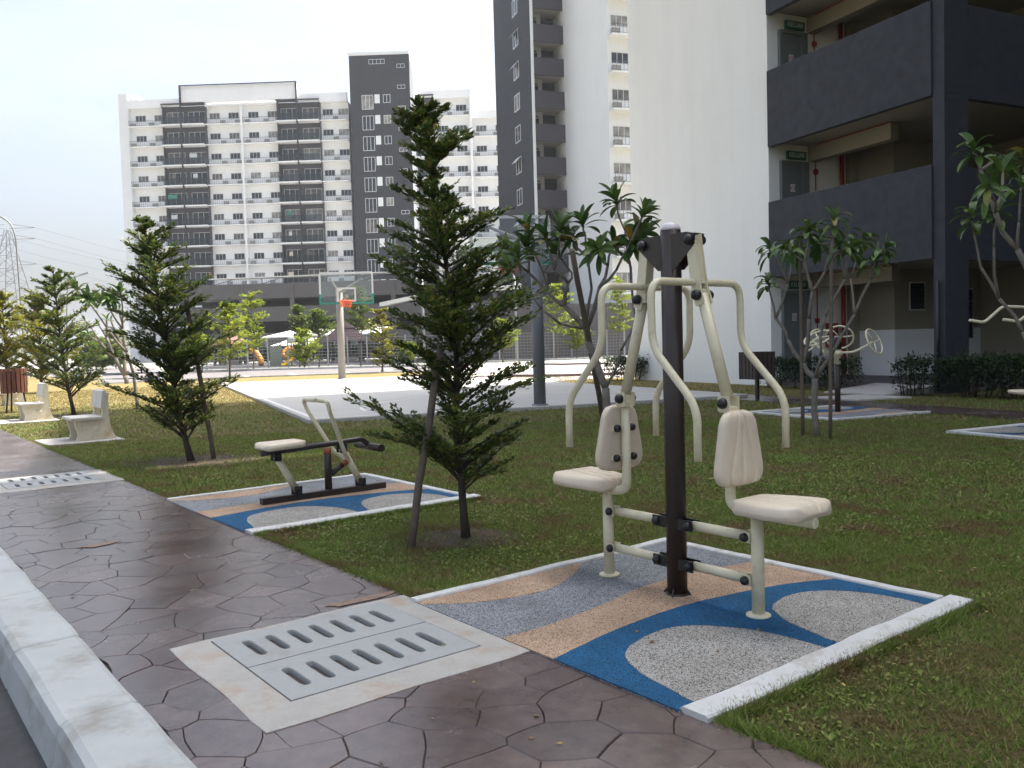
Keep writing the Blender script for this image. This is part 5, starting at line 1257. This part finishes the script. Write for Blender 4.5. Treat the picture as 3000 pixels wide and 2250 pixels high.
# ---- block B behind the near white wall: dark stair tower, white wall, strip of windows
AB = R(18); BO = thing('apartment_block', 'tall block with dark stair tower, open corridors and a white wall', 'building', (D(1654, 300, 84).x, 84, 0), AB)
def bbx(name, m_, x0, x1, y0, y1, z0, z1, parent=BO): b = MB(); b.box(x0, x1, y0, y1, z0, z1); return b.build(name, M[m_], parent)
def toB(x, y, Y):                        # photo place at distance Y in the block's own frame
    p = D(x, y, Y) - BO.location; c, s = math.cos(AB), math.sin(AB); return Vector((p.x * c + p.y * s, -p.x * s + p.y * c, p.z))
YF = 84.
for _ in range(40): YF -= toB(1783, 300, YF).x / .4              # front corner of the white wall lies on its own face
n0 = toB(1783, 300, YF); ys = n0.y
def on_front(px, y_loc):                 # local x where a photo column meets the plane y = y_loc
    a, b_ = toB(px, 300, 60), toB(px, 300, 110); f = (y_loc - a.y) / (b_.y - a.y); return a.x + (b_.x - a.x) * f
def on_side(px, x_loc):
    a, b_ = toB(px, 300, 60), toB(px, 300, 130); f = (x_loc - a.x) / (b_.x - a.x); return a.y + (b_.y - a.y) * f
xt = on_front(1560, 0); yt_ = on_side(1453, xt); HB = 42.0; PZ = 4.4
bbx('white_wall', 'wall_cool', 0, 16, ys, 12, PZ, HB)
bbx('podium', 'podium', on_front(1395, ys - 1.5), 16, ys - 1.5, 12, -.1, PZ - .003)
bbx('tower', 'wall_dark', xt, -.01, 2.6, yt_, PZ, HB + 2); bbx('tower_wing', 'wall_dark', xt, xt + .25, .0, 2.598, PZ, HB + 2)
bbx('lit_edge_strip', 'wall_cool', xt - .06, xt + .2, -.12, -.003, PZ, HB + 2)  # white strip standing in for the wall edge lit by the sky
wy = on_side(1516, xt)
for k in range(13):
    z = 1.75 + k * 3.11; zp = z + 1.15
    if zp + 1.7 > PZ + 1:
        bbx('corridor_parapet', 'wall_purple', xt + .26, -.004, -.05, .1, z, z + 1.66)
        bbx('corridor_floor', 'wall_grey', xt + .26, -.004, .105, 2.59, z + .1, z + .45)
        dn = bbx('corridor_wall', 'wall_grey', xt + .26, xt + (-xt) * .48, 1.5, 1.6, z + .46, z + 3.19)
        bbx('corridor_door', 'dark_in', xt + .55, xt + 1.15, 1.46, 1.497, z + .5, z + 2.55); bbx('corridor_sign', 'green', xt + .62, xt + 1.08, 1.44, 1.46, z + 2.62, z + 2.8)
        w = window(W2, BO, xt - .003, wy + .9, z + .9, rz=-math.pi / 2); w.scale = (1.5, 1, 1.3)
        if k in (1, 3, 5, 8, 9, 11):
            sash = MB(); sash.add([(.02, -.03, 1.22), (1.08, -.03, 1.22), (1.08, -.5, .80), (.02, -.5, .80), (.02, -.06, 1.22), (1.08, -.06, 1.22), (1.08, -.52, .79), (.02, -.52, .79)], [(0, 1, 2, 3), (7, 6, 5, 4), (0, 4, 5, 1), (1, 5, 6, 2), (2, 6, 7, 3), (3, 7, 4, 0)]); sash.build('open_sash', M['frame_w'], w)
    zl = 2.2 + k * 3.11
    if zl > PZ:
        window(W3, BO, .32, ys - .004, zl + .86)
        s_ = bbx('ledge', 'wall_cool', .05, 3.5, ys - .9, ys - .004, zl - .13, zl); RL.setdefault(3.4, rail_mesh(3.4)); put(RL[3.4], 'railing', s_, (.07, ys - .88, zl)); put(ACM, 'air_conditioner', BO, (.2, ys - .6, zl + .004))
# ================================================================== CAR PARK AND PLAYGROUND
CP = thing('car_park', 'grey two level car park with dark open decks in front of the far block', 'building', (0, 105, 0), ANG_C)
def pbx(name, m_, x0, x1, y0, y1, z0, z1, parent=CP): b = MB(); b.box(x0, x1, y0, y1, z0, z1); return b.build(name, M[m_], parent)
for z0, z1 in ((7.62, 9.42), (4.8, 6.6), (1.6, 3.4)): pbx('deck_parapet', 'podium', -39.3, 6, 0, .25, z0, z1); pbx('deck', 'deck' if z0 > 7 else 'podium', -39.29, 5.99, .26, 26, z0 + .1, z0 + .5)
pbx('deck_shade_wall', 'dark_in', -39.2, 6, 4.0, 4.4, 0, 7.6); pbx('ground_wall', 'podium', -39.25, 6, .05, .3, -.1, 1.0)  # near-black wall set close in, standing in for shade inside the decks
for k in range(8): pbx('column', 'podium', -39.2 + k * 6.2, -38.7 + k * 6.2, -.1, .35, 0, 9.2)
for k in range(4): pbx('wheel_stop_light', 'roof_white', -27 + k * 2.4, -26.2 + k * 2.4, 3.7, 3.95, 3.6, 3.9)
# roof canopy on the car park
RC = thing('roof_canopy', 'long pale roof canopy standing on top of the car park', 'canopy', (0, 105, 9.0), ANG_C)
b = MB(); b.add([(-37, .3, 1.1), (6, .3, 1.55), (6, 6, 1.9), (-37, 6, 1.5), (-37, .3, 1.22), (6, .3, 1.67), (6, 6, 2.02), (-37, 6, 1.62)], [(0, 3, 2, 1), (4, 5, 6, 7), (0, 1, 5, 4), (1, 2, 6, 5), (2, 3, 7, 6), (3, 0, 4, 7)]); b.build('sheet', M['roof_white'], RC)
b = MB(); b.add([(-36.9, .5, 1.09), (5.9, .5, 1.54), (5.9, 5.9, 1.88), (-36.9, 5.9, 1.46), ], [(0, 3, 2, 1)]); b.build('underside', M['roof_under'], RC)
for k in range(8):
    x = -36.5 + k * 6; b = MB(); b.tube([(x, 1.2, 0), (x, 1.0, 1.1 + k * .06)], .08, 8); b.tube([(x, 1.2, .5), (x + 2.2, 2.5, 1.3 + k * .06)], .05, 6); b.build('post', M['steel'], RC)
# ---- mesh fence
A0, A1 = G(430, 1092), G(1830, 1045); A0.y += 3
FD = (A1 - A0).normalized(); FL = (A1 - A0).length; nP = 24
fe = thing('mesh_fence', 'grey welded mesh fence between the road and the playground', 'fence', A0, math.atan2(FD.y, FD.x))
fp = MB(); fp.box(-.05, .05, -.05, .05, 0, 2.1); fpm = fp.mesh('post', M['post'])
ln = FL / nP; b = MB()
for k in range(9): b.box(.055, ln - .055, -.02, .02, .12 + k * .23, .165 + k * .23)
for k in range(1, int(ln / .25)): b.box(k * .25, k * .25 + .018, -.015, .015, .1, 2.0)
pm = b.mesh('mesh_panel', M['fence'])
for k in range(nP + 1):
    put(fpm, 'post', fe, (k * ln, 0, 0))
    if k < nP: put(pm, 'mesh_panel', fe, (k * ln, 0, 0))
hc = (A0 + A1) / 2 + Vector((-FD.y, FD.x, 0)) * 24.0
sheet('dark_play_sheet', [(q.x, q.y) for q in (A0 + Vector((-FD.y, FD.x, 0)) * 1.2, A1 + Vector((-FD.y, FD.x, 0)) * 1.2, A1 + Vector((-FD.y, FD.x, 0)) * 23, A0 + Vector((-FD.y, FD.x, 0)) * 23)], .006, M['asphalt'])  # dark sheet added to darken the ground behind the fence
shrub('hedge', 'long dark hedge added behind the playground', hc, FL / 2, .6, 1.7, 14000, 'leaf_hedge', .36, 77, None, math.atan2(FD.y, FD.x), 'hedge')  # added as a dark backdrop behind the fence
# ---- shelters
def shelter(c, w, eave, apex, m_, label):
    t = thing('shelter', label, 'shelter', c, .2); e = w / 2
    tiers = [(e * 1.12, eave, e * .42, eave + (apex - eave) * .62), (e * .5, eave + (apex - eave) * .66, .02, apex)]
    for r0, z0, r1, z1 in tiers:
        n = 8; b = MB(); V = [(r0 * math.cos(k * math.pi / 4), r0 * math.sin(k * math.pi / 4), z0) for k in range(n)] + [(r1 * math.cos(k * math.pi / 4), r1 * math.sin(k * math.pi / 4), z1) for k in range(n)]
        b.add(V + [(v[0] * .98, v[1] * .98, v[2] - .12) for v in V[:n]], [(k, (k + 1) % n, n + (k + 1) % n, n + k) for k in range(n)] + [(2 * n + k, 2 * n + (k + 1) % n, (k + 1) % n, k) for k in range(n)] + [tuple(range(3 * n - 1, 2 * n - 1, -1))])
        for j in range(1, 7):
            f = j / 7; b.tube([((r0 + (r1 - r0) * f) * 1.005 * math.cos(k * math.pi / 4), (r0 + (r1 - r0) * f) * 1.005 * math.sin(k * math.pi / 4), z0 + (z1 - z0) * f) for k in range(n)], .03, 4, closed=True)
        b.build('roof', M[m_], t)
    for k in range(6):
        a = k * math.pi / 3 + .3; b = MB(); b.tube([(e * .85 * math.cos(a), e * .85 * math.sin(a), 0), (e * .85 * math.cos(a), e * .85 * math.sin(a), eave + .05)], .14, 8); b.build('column', M['podium'], t)
    b = MB(); b.box(-e * .5, e * .5, -.2, .2, 0, .45); b.build('seat', M['concrete'], t)
YS = 80.
def at(x, y): return D(x, y, YS)
c = at(1012, 1000); shelter(Vector((c.x, YS, 0)), 3.9, 2.0, 3.75, 'roof_tile', 'dark tiled two tier shelter behind the far hoop pole')
c = at(672, 1000); shelter(Vector((c.x, YS, 0)), 3.2, 1.95, 3.2, 'roof_red', 'red brown roofed shelter behind the saplings at the left')
# ---- long white canopies behind the playground
def canopy(name, x0, x1, ya, yb, Y, dep, label):
    a, b_ = D(x0, ya, Y), D(x1, yb, Y); t = thing(name, label, 'canopy', (a.x, Y, 0), math.atan2(0, 1)); L = b_.x - a.x
    h0, h1 = a.z, b_.z; b = MB(); ov = [(0, 0, h0), (L, 0, h1), (L, dep, h1 + .75), (1.5, dep, h0 + .75)]
    b.add(ov + [(v[0], v[1], v[2] + .14) for v in ov], [(0, 3, 2, 1), (4, 5, 6, 7), (0, 1, 5, 4), (1, 2, 6, 5), (2, 3, 7, 6), (3, 0, 4, 7)]); b.build('roof', M['roof_white'], t)
    for k in range(6):
        x = .4 + (L - .8) * k / 5; b = MB(); b.tube([(x, .3, 0), (x, .3, h0 + (h1 - h0) * k / 5)], .07, 8); b.build('post', M['steel'], t)
canopy('canopy', 766, 1120, 992, 978, 90, 6, 'long white canopy roof behind the playground')
canopy('canopy', 790, 910, 1018, 1015, 86, 3, 'short white canopy behind the slide')
# pale flat canopies of the parking bays at the right of the nearest tree
def flat_canopy(x0, y0, x1, y1, Y, label):
    a, b_ = D(x0, y0, Y), D(x1, y1, Y); t = thing('parking_canopy', label, 'canopy', (b_.x, Y, 0)); d = a - b_
    b = MB(); V = []
    for dz in (0, .28):
        for q, yy in ((0, 0), (1, 0), (1, 3.5), (0, 3.5)): V.append((d.x * q + (.35 if q == 0 else 0), yy, b_.z + d.z * q + dz + yy * .05))
    b.add(V, [(0, 1, 2, 3), (7, 6, 5, 4), (0, 4, 5, 1), (1, 5, 6, 2), (2, 6, 7, 3), (3, 7, 4, 0)]); b.build('roof', M['roof_white'], t)
    b = MB(); b.tube([(-.1, .4, 0), (-.1, .4, b_.z + 1.5)], .1, 10); b.build('post', M['steel'], t)
    b = MB(); b.tube([(d.x * .95, .4, 0), (d.x * .95, .4, b_.z + d.z)], .08, 10); b.build('post', M['steel'], t)
flat_canopy(1375, 856, 1512, 845, 62, 'pale flat canopy on a slim post right of the nearest tree')
flat_canopy(1112, 898, 1240, 868, 62, 'pale tilted canopy left of the nearest tree')
# ---- playground set
pg = thing('playground_set', 'playground set with yellow slide, orange tube and white hood', 'playground', (at(850, 1060).x, 66, 0)); o = pg.location
PX = lambda x, y, Y=66: D(x, y, Y) - o
a, b_ = PX(868, 1049), PX(840, 1074); b = MB(); w = .38
for k in (-1, 1):
    pass
sl_ = [Vector((a.x, 0, a.z)), Vector((a.x * .6 + b_.x * .4, -.4, a.z * .62 + b_.z * .38)), Vector((a.x * .2 + b_.x * .8, -.8, b_.z + .12)), Vector((b_.x, -1.1, b_.z + .08))]
V = []
for p in sl_:
    for y, z in ((-w, .22), (-w + .06, .22), (-w + .08, 0), (w - .08, 0), (w - .06, .22), (w, .22)): V.append((p.x + .12 * y, p.y + y, max(.02, p.z) + z))
b.add(V, [(i * 6 + j, (i + 1) * 6 + j, (i + 1) * 6 + j + 1, i * 6 + j + 1) for i in range(3) for j in range(5)]); b.build('slide', M['yellow'], pg)
b = MB(); q = PX(835, 1036); b.tube([(q.x + .36 * math.cos(t_), .3 * math.sin(t_) + 1, q.z + .36 * math.sin(t_)) for t_ in np.linspace(0, 6.28, 13)[:-1]], .18, 8, closed=True); b.lathe([(.34, 0), (.34, .2), (.25, .3)], 16, (q.x, 1.2, q.z), (0, -1, 0)); b.build('orange_tube', M['orange'], pg)
b = MB(); q = PX(752, 1046); b.tube([(q.x - .5, 0, 1.3), (q.x, 0, 1.1), (q.x + .35, -.2, .6), (q.x + .45, -.4, .15)], [.2, .22, .22, .2], 12); b.build('orange_tube', M['orange'], pg)
b = MB(); q = PX(807, 1062); b.box(q.x - .45, q.x + .45, .1, .2, 0, 1.5); b.build('climbing_panel', M['sage'], pg)
b = MB(); q = PX(863, 1000); b.lathe([(.75, 0), (.7, .35), (.4, .7), (.05, .8)], 14, (q.x, .6, q.z - .1)); b.build('hood', M['roof_white'], pg)
for dx in (-.55, .55):
    for dy in (.1, 1.1): b = MB(); b.tube([(q.x + dx, dy, 0), (q.x + dx, dy, q.z)], .06, 8); b.build('post', M['fence'], pg)
b = MB(); b.box(q.x - .7, q.x + .7, 0, 1.2, .95, 1.05); b.build('platform', M['sage'], pg)

# ================================================================== LAMPS, PYLON, HILLS
def lamp(base, Y, pts, r, label):
    t = thing('street_lamp', label, 'street lamp', base, 0, 'street lamps'); w = [D(x, y, Y) - Vector(base) for x, y in pts]
    b = MB(); b.tube(fillet([Vector((0, 0, 0))] + w, 1.2, 6), [r] * 1 + [r * .8] * (len(fillet([Vector((0, 0, 0))] + w, 1.2, 6)) - 1), 8); b.build('pole', M['steel'], t)
    e = w[-1]; d = (w[-1] - w[-2]).normalized(); b = MB(); b.obox(e + d * .35, d, d.cross(Vector((0, 0, 1))).normalized(), Vector((0, 0, 1)), .4, .14, .06); b.build('lamp_head', M['post'], t)
YL = 38.; bl = D(76, 1070, YL); bl.z = 0
lamp(bl, YL, [(58, 850), (46, 690), (30, 650), (-10, 628)], .05, 'tall street lamp with a curved arm at the left edge')
YL2 = 75.; b2_ = D(196, 1060, YL2); b2_.z = 0
lamp(b2_, YL2, [(195, 860), (205, 815), (236, 806)], .07, 'distant street lamp behind the dark young tree')
def pylon():
    Y = 330.; c = D(42, 1046, Y); t = thing('pylon', 'faint lattice power pylon at the left', 'pylon', (c.x, Y, 0)); H_ = D(42, 650, Y).z
    def leg(z): f = z / H_; return 4.5 * (1 - f) ** 1.2 + 2.7 * min(1, (1.02 - f) * 2) * .9 + .3
    b = MB(); lv = [0, 9, 17, 24, 30, 35, 40, 44.5, H_ * .94]; lv = [z for z in lv if z < H_]
    for sx in (-1, 1):
        for sy in (-1, 1): b.tube([(sx * leg(z), sy * leg(z), z) for z in lv], .17, 4)
    b.build('legs', M['pylon'], t); b = MB()
    for z0, z1 in zip(lv, lv[1:]):
        for s in (-1, 1):
            b.tube([(-leg(z0), s * leg(z0), z0), (leg(z1), s * leg(z1), z1)], .09, 4); b.tube([(leg(z0), s * leg(z0), z0), (-leg(z1), s * leg(z1), z1)], .09, 4)
            b.tube([(s * leg(z0), -leg(z0), z0), (s * leg(z1), leg(z1), z1)], .09, 4); b.tube([(-leg(z1), s * leg(z1), z1), (leg(z1), s * leg(z1), z1)], .09, 4)
    b.build('bracing', M['pylon'], t)
    ends = []
    for z in (D(42, 855, Y).z, D(42, 775, Y).z, D(42, 700, Y).z, D(42, 668, Y).z):
        b = MB(); L = 10.5
        for s in (-1, 1):
            b.tube([(s * leg(z), 0, z + 1.6), (s * L, 0, z)], .10, 4); b.tube([(s * leg(z), 0, z - .2), (s * L, 0, z)], .10, 4); ends.append(Vector((s * L, 0, z)))
        b.build('cross_arm', M['pylon'], t)
    for e in ends[2:]:
        w = MB(); P = [e + Vector((q * 260, q * 190, -22 * 4 * q * (1 - q) - q * 3)) for q in np.linspace(0, 1, 15)]; w.tube(P, .045, 4, cap=False); w.build('wire', M['pylon'], t)
        w = MB(); P = [e + Vector((-q * 260, -q * 120, -22 * 4 * q * (1 - q))) for q in np.linspace(0, 1, 15)]; w.tube(P, .045, 4, cap=False); w.build('wire', M['pylon'], t)
pylon()
def hills():
    V = []; F = []; n = 90; x0, x1 = -1500, 900
    for i in range(n + 1):
        x = x0 + (x1 - x0) * i / n; h = 24 + 16 * mnoise.noise(Vector((x * .004, 3.3, 0))) + 6 * mnoise.noise(Vector((x * .02, 1.3, 0)))
        V += [(x, 1250, -3), (x, 1330, h * .7), (x, 1450, h), (x, 1700, -3)]
    for i in range(n):
        for k in range(3): a = i * 4 + k; F.append((a, a + 4, a + 5, a + 1))
    b = MB(); b.add(V, F, True); b.build('hills', M['hill'], kind='structure')
hills()

# ================================================================== AIR
hz = MB(); hz.box(-2720, 1600, -1320, 2860, -4.2, 75); hz = hz.build('haze', M['hill'], kind='stuff')
hm = bpy.data.materials.new('haze air'); hm.use_nodes = True; hn = hm.node_tree.nodes; hn.clear()
ho = hn.new('ShaderNodeOutputMaterial'); hv = hn.new('ShaderNodeVolumePrincipled'); hv.inputs['Color'].default_value = (.92, .95, 1, 1); hv.inputs['Density'].default_value = .0004; hv.inputs['Anisotropy'].default_value = .3
hm.node_tree.links.new(hv.outputs[0], ho.inputs['Volume']); hz.data.materials.clear(); hz.data.materials.append(hm)
tag(hz, 'thin pale haze over the whole place', 'haze', kind='stuff')
